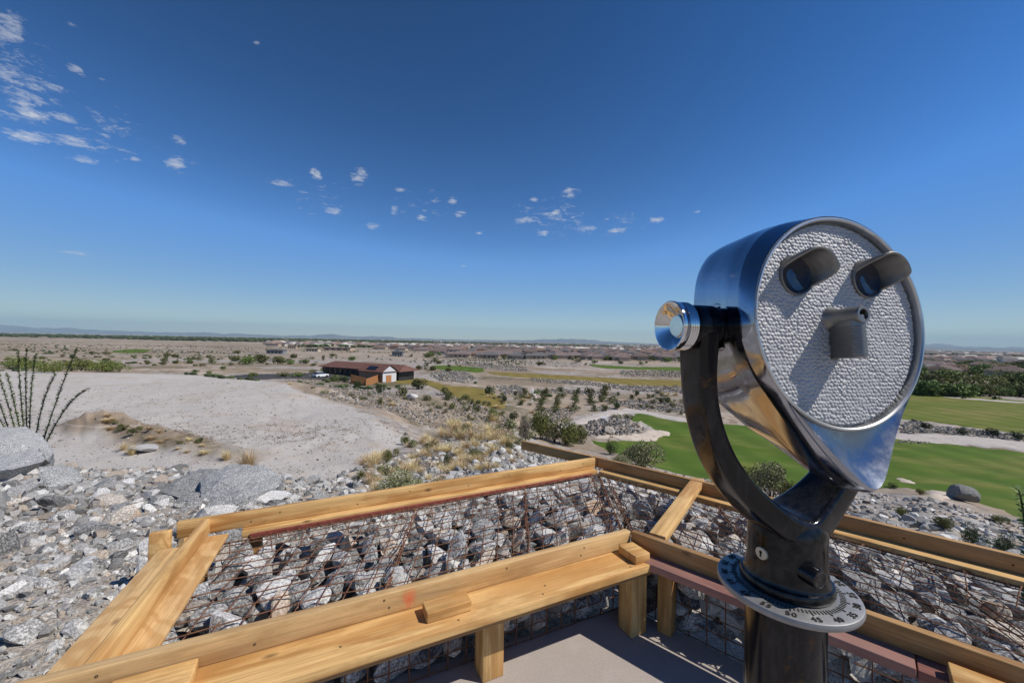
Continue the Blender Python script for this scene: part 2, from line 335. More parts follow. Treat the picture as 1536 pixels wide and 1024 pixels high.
# ---------------------------------------------------------------- terrain
COLS = [  # pixel column, [(depth, drop below camera)]
 (-2600, [(.3,1.75),(1.0,1.65),(1.6,1.4),(4,1.7),(7,2.3),(9,3.1),(14,5.5),(20,8),(90,8),(110,10.5),(200,11.5),(600,15.5),(2000,18.5),(30000,21)]),
 (0,   [(.3,1.75),(1.0,1.6),(1.5,1.36),(2,1.36),(4,1.72),(6.5,2.25),(8,2.58),(9.5,3.5),(14,5.7),(20,8),(86,8),(105,10.2),(200,11.3),(600,15.5),(2000,18.5),(30000,21)]),
 (250, [(.3,1.75),(1.1,1.7),(1.6,1.36),(2.2,1.36),(4,1.7),(6,2.1),(7.3,2.42),(9,3.4),(14,5.7),(20,8),(86,8),(105,10.2),(200,11.5),(600,15.5),(2000,18.5),(30000,21)]),
 (430, [(.3,1.75),(1.6,1.7),(2.2,1.38),(3,1.45),(5,1.9),(6.5,2.3),(8,3.1),(14,5.8),(20,8),(70,8),(90,10.4),(110,11.4),(200,12),(600,15.5),(2000,18.5),(30000,21)]),
 (560, [(.3,1.75),(2,1.7),(2.6,1.45),(3.6,1.52),(6,2.15),(9,2.9),(11,3.42),(13,4.3),(17,6.6),(22,8),(45,8),(60,9.6),(90,11.4),(113,12),(200,12.7),(600,15.5),(2000,18.5),(30000,21)]),
 (650, [(.3,1.75),(2.2,1.7),(3,1.5),(3.9,1.55),(6,2.1),(10,2.95),(14,3.8),(17,4.2),(22,6.0),(30,8.2),(38,9.3),(60,10.8),(100,12),(200,13),(600,15.5),(2000,18.5),(30000,21)]),
 (750, [(.3,1.75),(2.6,1.7),(3.6,1.55),(5,1.7),(10,2.75),(16,3.8),(22,4.75),(27,6.2),(36,8.6),(46,10.6),(57,11.6),(72,12.2),(100,12.7),(200,13.4),(600,15.5),(2000,18.5),(30000,21)]),
 (900, [(.3,1.75),(3.3,1.8),(5,2.2),(10,3.5),(16,5.0),(25,7.5),(38,11.0),(47,12.6),(58,13),(80,13.1),(140,13.6),(330,14.2),(600,15.5),(2000,18.5),(30000,21)]),
 (1050,[(.3,1.75),(3,1.9),(4,2.3),(8,3.6),(14,5.4),(25,8.8),(36,12.1),(42,13.1),(60,13.4),(140,13.8),(330,14.4),(600,15.5),(2000,18.5),(30000,21)]),
 (1250,[(.3,1.75),(2.3,1.85),(3.2,2.3),(5,3.1),(8,4.15),(14,6.1),(25,9.4),(37,12.9),(43,13.5),(140,14),(330,14.5),(600,15.5),(2000,18.5),(30000,21)]),
 (1400,[(.3,1.75),(2,1.85),(2.8,2.35),(5,3.15),(8,4.2),(12,5.4),(20,7.9),(30,11.0),(36,12.7),(42,13.4),(140,14),(330,14.5),(600,15.5),(2000,18.5),(30000,21)]),
 (1560,[(.3,1.75),(1.7,1.85),(2.5,2.4),(5,3.2),(8,4.3),(14,6.5),(22,9.6),(28,11.9),(33,13.2),(42,13.5),(140,14),(330,14.5),(600,15.5),(2000,18.5),(30000,21)]),
 (4200,[(.3,1.75),(1.2,1.85),(2.5,2.4),(5,3.2),(8,4.4),(14,6.8),(22,10),(30,13),(42,13.5),(140,14),(600,15.5),(2000,18.5),(30000,21)])]
CT = np.array([math.atan2((c-768)/F, 1) for c, _ in COLS])
CP = [(np.log([p[0] for p in q]), np.array([p[1] for p in q])) for _, q in COLS]
PLAT = None
_perm = rng.permutation(256); _perm = np.concatenate([_perm, _perm]); _val = rng.random(256)
def vnoise(x, y):
    xi = np.floor(x).astype(int); yi = np.floor(y).astype(int); fx = x-xi; fy = y-yi
    fx = fx*fx*(3-2*fx); fy = fy*fy*(3-2*fy); h = lambda a, b: _val[_perm[(_perm[a & 255]+b) & 255]]
    return (h(xi, yi)*(1-fx)+h(xi+1, yi)*fx)*(1-fy)+(h(xi, yi+1)*(1-fx)+h(xi+1, yi+1)*fx)*fy-.5
def pip(x, y, poly):
    x = np.asarray(x, float); y = np.asarray(y, float); ins = np.zeros(x.shape, bool); n = len(poly)
    for i in range(n):
        x1, y1 = poly[i][:2]; x2, y2 = poly[(i+1) % n][:2]
        c = ((y1 > y) != (y2 > y)) & (x < (x2-x1)*(y-y1)/((y2-y1) if y2 != y1 else 1e-9)+x1); ins ^= c
    return ins
def pdist(x, y, poly):
    x = np.asarray(x, float); y = np.asarray(y, float); d = np.full(x.shape, 1e9); n = len(poly)
    for i in range(n):
        a = np.array(poly[i][:2]); b = np.array(poly[(i+1) % n][:2]); ab = b-a
        t = np.clip(((x-a[0])*ab[0]+(y-a[1])*ab[1])/max(ab@ab, 1e-12), 0, 1)
        d = np.minimum(d, np.hypot(x-a[0]-t*ab[0], y-a[1]-t*ab[1]))
    return d
# platform + gabion footprint (ground is dug out below it)
DUG = [(-1.35, 1.35), (-1.62, 2.2), (.80, 3.5), (3.0, 1.55), (3.3, .9), (2.6, -2.5), (-2.2, -2.5), (-1.9, .4)]
MOUND = None
def terr(x, y, rough=True):
    x = np.atleast_1d(np.asarray(x, float)); y = np.atleast_1d(np.asarray(y, float))
    r = np.hypot(x, y); th = np.arctan2(x, y)
    d = np.maximum(r*np.maximum(np.cos(th), .30), .31); ld = np.log(d)
    prof = np.array([np.interp(ld, a, b) for a, b in CP])
    k = np.clip(np.searchsorted(CT, th)-1, 0, len(CT)-2); t = np.clip((th-CT[k])/(CT[k+1]-CT[k]), 0, 1); t = t*t*(3-2*t)*.5+t*.5
    ii = np.arange(len(x)); drop = prof[k, ii]*(1-t)+prof[k+1, ii]*t
    # behind the camera: a broad flat hilltop
    back = np.clip((np.abs(th)-1.5)/.7, 0, 1); drop = drop*(1-back)+np.minimum(drop, 1.75+r*.04)*back
    z = H-drop
    if rough:
        amp = np.clip(r*.012, .02, .35)*np.where((r > 600), 2.5, 1.)
        z = z+amp*(vnoise(x*.9+3, y*.9)*1.+vnoise(x*.23, y*.23+9)*1.3)*np.where(r > 18, .45, 1.)
        z = z+np.where(r > 60, 1., 0)*vnoise(x*.03, y*.03)*.5
    if MOUND is not None:
        for (mx, my, ux, uy, la, lb, hh) in MOUND:
            p = ((x-mx)*ux+(y-my)*uy)/la; q = (-(x-mx)*uy+(y-my)*ux)/lb
            z = z+hh*np.exp(-(p*p+q*q))*(1+.6*vnoise(x*1.3, y*1.3)+.5*vnoise(x*3.3, y*3.3))
    ins = pip(x, y, DUG); w = np.where(ins, np.clip(pdist(x, y, DUG)/.12, 0, 1), 0.)
    near = r < 6
    z = np.where(near & (w > 0), z*(1-w)+np.minimum(z, -.16)*w, z)
    return z
def hit(px, py):
    u, v = ray(px, py); ds = np.exp(np.linspace(math.log(1.8), math.log(9000), 1400)); g = terr(u*ds, ds, True)-(H-v*ds)
    k = int(np.argmax(g > 0))
    if g[k] <= 0: d = 3000.
    elif k == 0: d = ds[0]
    else: d = ds[k-1]+(ds[k]-ds[k-1])*(-g[k-1])/(g[k]-g[k-1])
    return Vector((u*d, d, float(terr(u*d, d)[0])))
_m0 = at(150, 640, H-8); _m1 = at(330, 684, H-8); _mc = (_m0+_m1)/2; _md = (_m1-_m0); _ml = _md.length; _md.normalize()
MOUND = [(_mc.x, _mc.y, _md.x, _md.y, _ml*.62, 1.9, .75), (_m0.x+1, _m0.y-1.5, _md.x, _md.y, 3.5, 2.2, .9)]
def mound_at(px, py, w, h):
    p = hit(px, py); return (p.x, p.y, 1, 0, w, w*.7, h)
_isl = at(905, 655, H-13); _isl2 = at(945, 645, H-13)
MOUND += [(_isl.x, _isl.y+1, 1, 0, 3.6, 3.2, 1.5), (_isl2.x, _isl2.y+1, 1, 0, 3.6, 2.6, 1.2)]

nth_f = 640; ths = np.concatenate([np.linspace(-1.15, 1.15, nth_f), np.linspace(1.15, 2*math.pi-1.15, 90)[1:-1]])
rr = np.concatenate([[.02], np.exp(np.linspace(math.log(.4), math.log(9), 150)), np.exp(np.linspace(math.log(9), math.log(420), 230))[1:], np.exp(np.linspace(math.log(420), math.log(30000), 60))[1:]])
TH, RR = np.meshgrid(ths, rr); X = (RR*np.sin(TH)).ravel(); Y = (RR*np.cos(TH)).ravel(); Z = np.zeros_like(X)
for k in range(0, len(X), 40000): Z[k:k+40000] = terr(X[k:k+40000], Y[k:k+40000])
nt_, nr_ = len(ths), len(rr); I = np.arange(nr_*nt_).reshape(nr_, nt_); J = np.roll(I, -1, 1)
Q = np.stack([I[:-1].ravel(), I[1:].ravel(), J[1:].ravel(), J[:-1].ravel()], 1)[:, ::-1]
gme = npmesh('ground', np.stack([X, Y, Z], 1), Q, M['ground'], True)
# zones: r rocky, g graded pad, b near fines
padpoly = [at(px, py, H-8) for px, py in [(-900, 552), (-200, 556), (80, 558), (300, 562), (400, 570), (470, 592), (560, 622), (610, 640), (642, 652), (600, 672), (545, 700), (470, 740), (300, 745), (0, 720), (-900, 700)]]
wn = (vnoise(X*.3, Y*.3)+vnoise(X*.9, Y*.9)*.6)
Rr = np.hypot(X, Y)
pd_in = pip(X, Y, padpoly); pdd = pdist(X, Y, padpoly)*np.where(pd_in, 1, -1); padw = np.clip((pdd+wn*2.2)/1.2+.5, 0, 1)*(Rr > 17)
mnd = np.zeros_like(X)
for (mx, my, ux, uy, la, lb, hh) in MOUND[:2]:
    p = ((X-mx)*ux+(Y-my)*uy)/la; q = (-(X-mx)*uy+(Y-my)*ux)/lb; mnd = np.maximum(mnd, np.exp(-(p*p+q*q)))
padw *= np.clip(1.35-mnd*2.2+wn*.5, 0, 1)
rocky = np.clip((vnoise(X*.045+7, Y*.045)+vnoise(X*.16, Y*.16)*.6)*5+.25, 0, 1)*np.clip((420-Rr)/200, .15, 1)
rocky = np.where(Rr < 45, np.clip(rocky+.6, 0, 1), rocky)*(1-np.clip(mnd*2, 0, 1))
nearf = np.clip((30-Rr)/10, 0, 1)
ca = gme.color_attributes.new('zone', 'FLOAT_COLOR', 'POINT'); ca.data.foreach_set('color', np.stack([rocky, padw, nearf*(1-padw), np.ones_like(X)], 1).astype(np.float32).ravel())
ground = tag(link('ground', gme), 'stony tan desert ground of the hilltop and valley', None, None, 'structure')

def vn0(x, y): return float(vnoise(np.array([x]), np.array([y]))[0]+.6*vnoise(np.array([x*3.1]), np.array([y*3.1]))[0])*2
def drape(name, pix, mat, label, dz=.07, step=None, smooth_n=3):
    pts = [hit(px, py) if not isinstance(px, Vector) else px for px, py in pix]
    P = [Vector((p.x, p.y)) for p in pts]
    for _ in range(smooth_n):                                  # Chaikin rounding
        Qn = []
        for i in range(len(P)):
            a, b = P[i], P[(i+1) % len(P)]; Qn += [a*.75+b*.25, a*.25+b*.75]
        P = Qn
    P = [p+Vector((vn0(p.x*.8, p.y*.8), vn0(p.x*.8+40, p.y*.8)))*min(.45, .005*p.length) for p in P]
    per = sum((P[i]-P[i-1]).length for i in range(len(P))); area = abs(sum(P[i-1].x*P[i].y-P[i].x*P[i-1].y for i in range(len(P))))/2
    step = step or max(.4, math.sqrt(area/2500))
    xs = [p.x for p in P]; ys = [p.y for p in P]; gx, gy = np.meshgrid(np.arange(min(xs), max(xs), step), np.arange(min(ys), max(ys), step))
    gx = gx.ravel(); gy = gy.ravel(); pl = [(p.x, p.y) for p in P]; ok = pip(gx, gy, pl) & (pdist(gx, gy, pl) > step*.4)
    nb = len(P); allp = P+[Vector((a, b)) for a, b in zip(gx[ok], gy[ok])]
    r_ = geometry.delaunay_2d_cdt(allp, [(i, (i+1) % nb) for i in range(nb)], [], 1, 1e-5)
    V = np.array([(v.x, v.y) for v in r_[0]]); Zs = terr(V[:, 0], V[:, 1])+np.where(pdist(V[:, 0], V[:, 1], pl) < 1e-3, -.05, dz)
    me = npmesh(name, np.column_stack([V, Zs]), np.array([f for f in r_[2] if len(f) == 3]), mat, True)
    bm = bmesh.new(); bm.from_mesh(me)
    for f in bm.faces:
        if f.normal.z < 0: f.normal_flip()
    bm.to_mesh(me); bm.free()
    return tag(link(name, me), label, None, None, 'structure')
drape('fairway', [(874, 651), (884, 655), (893, 661), (930, 662), (962, 658), (984, 650), (976, 640), (962, 632), (944, 627), (950, 620), (962, 618), (1030, 631), (1150, 641), (1300, 650), (1345, 660), (1440, 667), (1536, 680), (1800, 705), (1800, 845), (1536, 777), (1440, 746), (1330, 728), (1200, 738), (1100, 726), (1000, 706), (940, 688), (900, 672)], M['fairway'], 'bright green mown fairway below the slope on the right', .10)
drape('fairway', [(1150, 588), (1373, 589), (1440, 592), (1536, 602), (1900, 625), (1900, 690), (1536, 651), (1440, 640), (1358, 629), (1250, 622), (1150, 615)], M['fairway2'], 'olive green dry fairway in front of the trees', .12)
drape('fairway', [(726, 557), (770, 560), (817, 562), (911, 567), (1016, 571), (1200, 580), (1200, 592), (1016, 579), (934, 578), (887, 571), (794, 568), (740, 563)], M['fairway3'], 'dormant brown fairway strip across the mid valley', .15)
drape('fairway', [(644, 548), (700, 550), (728, 553), (726, 560), (690, 558), (648, 554)], M['fairway'], 'green tee strip beside the brown roofed building', .15)
drape('fairway', [(876, 546), (940, 551), (1015, 551), (1200, 556), (1200, 562), (1015, 557), (960, 555), (897, 553)], M['fairway'], 'thin green fairway in front of the suburb', .2)
drape('fairway', [(585, 572), (611, 566), (640, 569), (670, 580), (723, 581), (758, 600), (761, 616), (716, 606), (693, 600), (658, 585), (634, 575), (600, 577)], M['fairway3'], 'brown dormant lawn sloping beside the timber fence', .12)
drape('fairway', [(160, 528), (200, 524), (230, 525), (215, 530), (180, 530)], M['fairway'], 'small far green patch beyond the gravel pad', .25)
drape('bunker', [(888, 654), (930, 655), (960, 648), (985, 645), (1005, 649), (1013, 655), (990, 657), (985, 663), (960, 664), (930, 658), (893, 658)], M['bunker'], 'pale sand bunker below the rock mound', .17)
drape('bunker', [(1340, 717), (1362, 719), (1378, 724), (1375, 728), (1355, 726), (1340, 722)], M['bunker'], 'small sand bunker at the fairway edge', .17)
drape('bunker', [(1383, 735), (1420, 741), (1445, 736), (1466, 742), (1462, 748), (1435, 750), (1410, 752), (1390, 742)], M['bunker'], 'sand bunker beside the dark boulder', .17)
drape('path', [(1250, 640), (1345, 652), (1400, 652), (1470, 657), (1536, 664), (1800, 685), (1800, 705), (1536, 678), (1440, 667), (1345, 661), (1250, 650)], M['path'], 'sandy cart path between the two fairways', .15)
drape('path', [(793, 580), (802, 583), (806, 592), (803, 601), (794, 603), (796, 592)], M['path'], 'short gravel path between the shrub rows', .15)
drape('path', [(828, 641), (860, 630), (890, 622), (930, 614), (955, 614), (1000, 624), (1060, 634), (1060, 640), (990, 629), (950, 619), (905, 626), (870, 637), (836, 648)], M['path'], 'pale cart path curving behind the green', .18)
drape('path', [(1400, 594), (1450, 598), (1536, 604), (1800, 620), (1800, 622), (1536, 606), (1450, 600)], M['path'], 'thin concrete path in front of the trees', .2)
drape('road', [(330, 564), (420, 561), (500, 561), (530, 566), (525, 572), (480, 570), (420, 568), (360, 569)], simple('asphalt', (.07, .068, .068), .9, 0, .1, .2, 2), 'dark asphalt parking road left of the building', .18)
# ---------------------------------------------------------------- mountains
def mountains(name, dist, prof, mat, label, thick=2500):
    az = np.linspace(-1.25, 1.25, 420); pa = np.array([math.atan((p-768)/F) for p, _ in prof]); hh = np.interp(az, pa, [h for _, h in prof])
    rough = vnoise(az*40, az*0)*.35+vnoise(az*110, az*0+5)*.25+vnoise(az*300, az*0+9)*.12
    top = .62*hh*(1+rough)/F*dist/np.cos(az)*np.cos(az)
    rows = []
    for k, (f, dd) in enumerate([(0, -thick), (.35, -thick*.6), (.7, -thick*.25), (1, 0), (.6, thick*.4), (0, thick)]):
        d = (dist+dd+(vnoise(az*60+k*7, az*0+k)*thick*.35 if 0 < k < 3 else 0)); rows.append(np.stack([d*np.tan(az), np.full_like(az, 1)*d, H-22+top*f*(1+(vnoise(az*90+k*5, az*0)*.5 if 0 < k < 3 else 0))], 1))
    V = np.concatenate(rows); n = len(az); I = np.arange(6*n).reshape(6, n)
    return tag(link(name, npmesh(name, V, np.stack([I[:-1, :-1].ravel(), I[:-1, 1:].ravel(), I[1:, 1:].ravel(), I[1:, :-1].ravel()], 1), mat, True)), label, None, None, 'structure')
M['mount'] = simple('mountain_desert_rock', (.16, .13, .11), .95, 0, .1, .3, .002)
mountains('mountains', 21000, [(-900, 10), (-100, 13), (0, 15), (60, 13), (110, 11), (180, 9), (240, 6), (300, 8), (380, 6), (430, 5), (470, 8), (500, 11), (530, 6), (567, 8), (600, 4), (700, 3), (760, 4), (800, 6), (830, 8), (868, 11), (900, 7), (930, 4), (980, 2), (1300, 7), (1400, 13), (1450, 12), (1500, 11), (1536, 13), (2200, 12)], M['mount'], 'hazy blue far mountain range along the horizon')
mountains('mountains', 13500, [(1100, 0), (1300, 5), (1390, 7), (1450, 8), (1480, 9), (1536, 8), (2200, 8)], M['mount'], 'nearer low dark ridge on the right horizon', 1200)

# ---------------------------------------------------------------- platform and timber
def poly_slab(name, pts, z0, z1, mat):
    n = len(pts); b = MB(); b.add([(x, y, z0) for x, y in pts]+[(x, y, z1) for x, y in pts], [tuple(range(n)), tuple(range(n, 2*n))]+[(i, (i+1) % n, n+(i+1) % n, n+i) for i in range(n)])
    return b.build(name, mat)
tag(poly_slab('deck_floor', [(-1.28, 1.5), (.70, 2.355), (2.35, .85), (2.2, -2.3), (-2.0, -2.3), (-1.8, .6)], -.15, 0, M['concrete']), 'tan concrete lookout floor inside the benches', None, None, 'structure')
def board(name, A, B, w, h, z0, mat, parent=None, side=0., ext=(0, 0), tilt=0., bevel=.003):
    """board from A to B (xy), width w across, height h from z0; side shifts it across (+ left of AB)"""
    A = Vector(A[:2]); B = Vector(B[:2]); d = (B-A).normalized(); A = A-d*ext[0]; B = B+d*ext[1]; n = Vector((-d.y, d.x)); Ln = (B-A).length
    b = MB(); b.box(0, Ln, -w/2, w/2, 0, h)
    me = b.mesh(name, mat, bevel=bevel)
    o = link(name, me, parent); p = A+n*(side); rz = math.atan2(d.y, d.x)
    o.location = (p.x, p.y, z0) if not parent else (p.x-parent.location.x, p.y-parent.location.y, z0-parent.location.z)
    o.rotation_euler = (tilt, 0, rz); return o
CZ, PZ = .5, .411
TH_ = .038
C = Vector((.685, 2.23)); dL = Vector((.895, .446)); dR = Vector((.748, -.664)); dL.normalize(); dR.normalize()
nL = Vector((dL.y, -dL.x)); nR = Vector((dR.y, -dR.x))    # towards the platform
OC = Vector((.807, 3.644)); oL = (OC-Vector((-1.854, 2.223))).normalized(); oR = (Vector((2.622, 2.022))-OC).normalized()
E0 = Vector((-1.326, 1.273)); E1 = Vector((-1.739, 2.287))
FR = 'timber formwork frames of the gabion benches'
# front bench (inner left)
fb = empty('bench_frame', (C.x-dL.x*1.2, C.y-dL.y*1.2, 0)); tag(fb, 'long pine bench frame with a red spray mark, nearest to the camera', 'bench frame', FR)
pc = Vector(at(615, 903, .45)[:2]); px_ = (pc-(C-dL*2.72)).dot(dL)
M['pine_paint'] = wood('pine_spray_marked', (.68, .44, .19), (.50, .28, .10), paint=(px_, .045, .036), weather=.22)
board('curb_board', C-dL*2.72, C, TH_, .089, PZ+.001, M['pine_paint'], fb, side=TH_/2)
board('seat_plank', C-dL*3.0, C+dL*.02, .235, TH_, PZ-TH_, M['pine'], fb, side=-.178+.1175)
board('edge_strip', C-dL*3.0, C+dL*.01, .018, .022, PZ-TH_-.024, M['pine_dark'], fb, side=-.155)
def screws(par, A, d, n_, spec):
    """dark screw heads: spec rows of (along, across, z, normal up?)"""
    b = MB()
    for al, ac, z, up in spec:
        c = Vector((A.x+d.x*al+n_.x*ac, A.y+d.y*al+n_.y*ac, z)); ax = Vector((0, 0, 1)) if up else Vector((n_.x, n_.y, 0)); t = Vector((d.x, d.y, 0)); u = ax.cross(t)
        b.loft([[c+ax*h_+(t*math.cos(q)+u*math.sin(q))*r_ for q in [2*math.pi*i/12 for i in range(12)]] for h_, r_ in ((-.002, .0046), (.0008, .0046), (.0009, .0025), (-.0008, .002))])
    o = b.build('screws', M['dialink'], par); o.matrix_parent_inverse = Matrix.Translation(-par.location)
def post(P, w, h, rz, mat, parent):
    b = MB(); b.box(0, h, -w/2, w/2, -w/2, w/2); o = link('post', b.mesh('post', mat, bevel=.004), parent)
    o.location = (P[0]-parent.location.x, P[1]-parent.location.y, -parent.location.z); o.rotation_euler = Matrix.Rotation(rz, 3, 'Z').to_4x4().to_3x3().to_4x4().to_euler() if False else (Matrix.Rotation(rz, 3, 'Z') @ Matrix.Rotation(-math.pi/2, 3, 'Y')).to_euler(); return o
aL = math.atan2(dL.y, dL.x); aR = math.atan2(dR.y, dR.x)
post(at(732, 1020, 0)+Vector((0, .05, 0)), .105, PZ-TH_-.001, aL, M['pine'], fb)
post(at(952, 954, 0)+Vector((0, .05, 0)), .105, PZ-TH_-.001, aL, M['pine'], fb)
post((C-dL*2.2+nL*.09).to_3d(), .1, PZ-TH_-.001, aL, M['pine'], fb)
screws(fb, C, dL, nL, [(-a_, .1+.05*(k % 2), PZ, True) for k, a_ in enumerate((.12, .14, .62, .66, 1.02, 1.06, 1.5, 1.9, 1.94))]+[(-a_, 0, PZ+.03+.035*(k % 2), False) for k, a_ in enumerate((.08, .32, .34, .77, 1.31, 1.33, 1.78, 2.2))])
# right bench
rb = empty('bench_frame', (C.x+dR.x*1.0, C.y+dR.y*1.0, 0)); tag(rb, 'shaded pine bench frame with a reddish seat plank right of the viewer post', 'bench frame', FR)
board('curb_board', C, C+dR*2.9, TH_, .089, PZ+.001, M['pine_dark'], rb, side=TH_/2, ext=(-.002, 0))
board('seat_plank', C+dR*.03+nR*.0, C+dR*1.12, .19, TH_, PZ-TH_+.003, M['mauve'], rb, side=-.097+.095)
board('seat_plank', C+dR*1.125, C+dR*2.9, .19, TH_, PZ-TH_-.002, M['mauve'], rb, side=-.090+.095)
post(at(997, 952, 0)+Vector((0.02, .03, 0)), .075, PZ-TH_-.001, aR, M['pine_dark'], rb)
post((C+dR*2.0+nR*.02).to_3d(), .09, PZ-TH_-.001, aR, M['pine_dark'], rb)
# outer back frame
ob = empty('bench_frame', (-.4, 3.0, 0)); tag(ob, 'sunlit pine back frame board between the boulder and the gabion', 'bench frame', FR)
OA = Vector((-1.854, 2.223))
board('curb_board', OA, OC, TH_, .089, PZ+.001, M['pine'], ob, side=TH_/2, ext=(.0, -.03))
board('seat_plank', OA, OC, .14, TH_, PZ-TH_, M['pine'], ob, side=.012, ext=(-.31, -.05))
board('edge_strip', OA, OC, .012, .03, PZ-TH_-.006, M['red_wire'], ob, side=-.066, ext=(-.35, -.12))
for s in (.13,):
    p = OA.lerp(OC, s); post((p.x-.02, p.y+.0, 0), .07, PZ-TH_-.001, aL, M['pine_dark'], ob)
# outer right frame (runs on past the corner)
orf = empty('bench_frame', (1.7, 2.85, 0)); tag(orf, 'pine outer frame board above the right hand slope, running past the far corner', 'bench frame', FR)
T0 = Vector((.118, 4.201))
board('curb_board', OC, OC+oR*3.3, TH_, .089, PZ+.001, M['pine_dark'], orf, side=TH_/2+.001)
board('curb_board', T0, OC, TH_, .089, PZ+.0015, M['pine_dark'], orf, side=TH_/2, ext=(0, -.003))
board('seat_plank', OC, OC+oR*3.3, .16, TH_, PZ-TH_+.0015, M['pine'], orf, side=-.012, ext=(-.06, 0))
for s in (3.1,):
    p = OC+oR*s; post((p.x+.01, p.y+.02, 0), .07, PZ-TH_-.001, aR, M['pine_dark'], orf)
screws(ob, OA, oL, Vector((oL.y, -oL.x)), [(a_, 0, PZ+.03+.03*(k % 2), False) for k, a_ in enumerate((.35, .5, .95, 1.3, 1.75, 2.1, 2.6, 2.85))])
screws(orf, OC, oR, Vector((oR.y, -oR.x)), [(a_, 0, PZ+.04, False) for a_ in (.5, 1.1, 1.65, 2.0, 2.4)])
# left end frame
ef = empty('bench_frame', (-1.5, 1.8, 0)); tag(ef, 'left end frame of wide plywood planks with a ridge board', 'bench frame', FR)
dE = (E1-E0).normalized(); nE = Vector((-dE.y, dE.x))
board('ridge_board', E0, E1, TH_, .0862, PZ+.0012, M['pine'], ef, side=0., ext=(.03, .05))
board('plywood_plank', E0, E1, .150, .019, PZ-.019, M['ply'], ef, side=.100, ext=(.75, -.12))
board('plywood_plank', E0, E1, .135, .019, PZ-.0195, M['ply'], ef, side=-.050, ext=(.75, -.03))
for s in (.1, .9):
    p = E0.lerp(E1, s); post((p.x, p.y, 0), .07, PZ-.02, math.atan2(dE.y, dE.x), M['pine_dark'], ef)
# crossbar
cb0 = at(1047, 718, .5); cb1 = at(986, 801, .5)
tag(board('crossbar', cb1, cb0, .089, .045, CZ-.0475, M['pine'], None, ext=(.0, .02)), 'single flat pine crossbar spanning the gabion behind the viewer', 'timber')
st = MB(); st.box(-.019, .019, -.045, .045, 0, .30)
sp_ = at(238, 830, PZ); tag(st.build('timber_stake', M['pine'], None, (sp_.x-.05, sp_.y+.06, .19), (0, .05, math.atan2(dE.y, dE.x)), bevel=.003), 'short upright pine stake at the far end of the plywood planks', 'timber')
def offcut(P, ln, w, h, rz, z, label, rx=0., ry=0.):
    b = MB(); b.box(-ln/2, ln/2, -w/2, w/2, 0, h); return tag(b.build('timber_block', M['pine'], None, (P[0], P[1], z), (rx, ry, rz), bevel=.004), label, 'timber block', 'timber offcut blocks on the benches')
q0, q1 = at(641, 938, PZ), at(708, 917, PZ); mid = (q0+q1)/2
offcut((mid.x-nL.x*.045, mid.y-nL.y*.045), (q1-q0).length, .08, .042, aL, PZ+.001, 'pine offcut block on the front bench beside the red spray mark')
q0 = at(950, 857, PZ)
offcut((C.x-dL.x*.055+nL.x*.085, C.y-dL.y*.055+nL.y*.085), .10, .13, .042, aL, PZ+.001, 'pine offcut block at the inner corner of the benches')
q0 = at(1470, 1022, PZ+.04); offcut((q0.x, q0.y-.01), .15, .12, .04, aR, PZ+.001, 'yellow pine block at the lower right edge on the right bench')
q0 = at(230, 1010, PZ+.04); offcut((q0.x+.02, q0.y-.03), .22, .11, .04, aL, PZ+.001, 'thin pine block at the lower left end of the front bench')
q0 = at(262, 800, PZ)
b = MB(); b.lathe([(.075, 0), (.07, .02), (.04, .05), (.0, .055)], 16)
tag(b.build('timber_offcut', M['ply'], None, (q0.x-.03, q0.y+.17, .27), (.6, .2, .3)), 'rounded pale timber scrap behind the upright stake', 'timber')

# ---------------------------------------------------------------- rock shapes
def ico(sub):
    bm = bmesh.new(); bmesh.ops.create_icosphere(bm, subdivisions=sub, radius=1); V = np.array([v.co[:] for v in bm.verts]); Fc = np.array([[v.index for v in f.verts] for f in bm.faces]); bm.free(); return V, Fc
I1 = ico(1); I2 = ico(2); I3 = ico(3)
def rockshape(base, npl=11, lo=.45, hi=.85, stretch=(1, .8, .65), g=rng, rough=0.):
    V, Fc = base; V = V*np.array(stretch)
    for _ in range(npl):
        n = g.normal(size=3); n /= np.linalg.norm(n); d = g.uniform(lo, hi)*np.linalg.norm(n*np.array(stretch)); t = V@n-d; V = V-np.maximum(t, 0)[:, None]*n*1.0
    V = V/np.abs(V).max()*.98
    if rough: V = V*(1+rough*(vnoise(V[:, 0]*3+V[:, 2]*2, V[:, 1]*3+V[:, 2])+.5*vnoise(V[:, 0]*8, V[:, 1]*8+V[:, 2]*6)))[:, None]
    return V, Fc
SH = [rockshape(I2, int(rng.integers(8, 12)), .30, .68, (1, rng.uniform(.7, 1.), rng.uniform(.6, .95)), rough=.07) for _ in range(14)]
SHF = [rockshape(I2, int(rng.integers(6, 9)), .28, .7, (1, rng.uniform(.55, .95), rng.uniform(.4, .75)), rough=.05) for _ in range(14)]
SHG = [rockshape(I1, int(rng.integers(5, 8)), .3, .75, (1, rng.uniform(.55, .95), rng.uniform(.4, .75))) for _ in range(10)]
def rotm(g, flat=.5):
    rz = g.uniform(0, 2*math.pi); a = g.normal()*flat; b = g.normal()*flat; return np.array((Matrix.Rotation(rz, 3, 'Z') @ Matrix.Rotation(a, 3, 'X') @ Matrix.Rotation(b, 3, 'Y')))
ROCKM = {}
for cls in ('rock_grey', 'rock_dark', 'rock_white', 'rock_tan'):
    ROCKM[cls] = [npmesh('stone', v, f, M[cls], False) for v, f in SH]
def stone(name, pos, rad, cls, label, cat, group, flat=.7):
    me = ROCKM[cls][int(rng.integers(len(SH)))]; o = link(name, me, None, pos, (rng.normal()*flat, rng.normal()*flat, rng.uniform(0, 6.28))); o.scale = (rad*rng.uniform(.95, 1.2), rad*rng.uniform(.95, 1.15), rad*rng.uniform(.75, 1.0))
    return tag(o, label, cat, group)
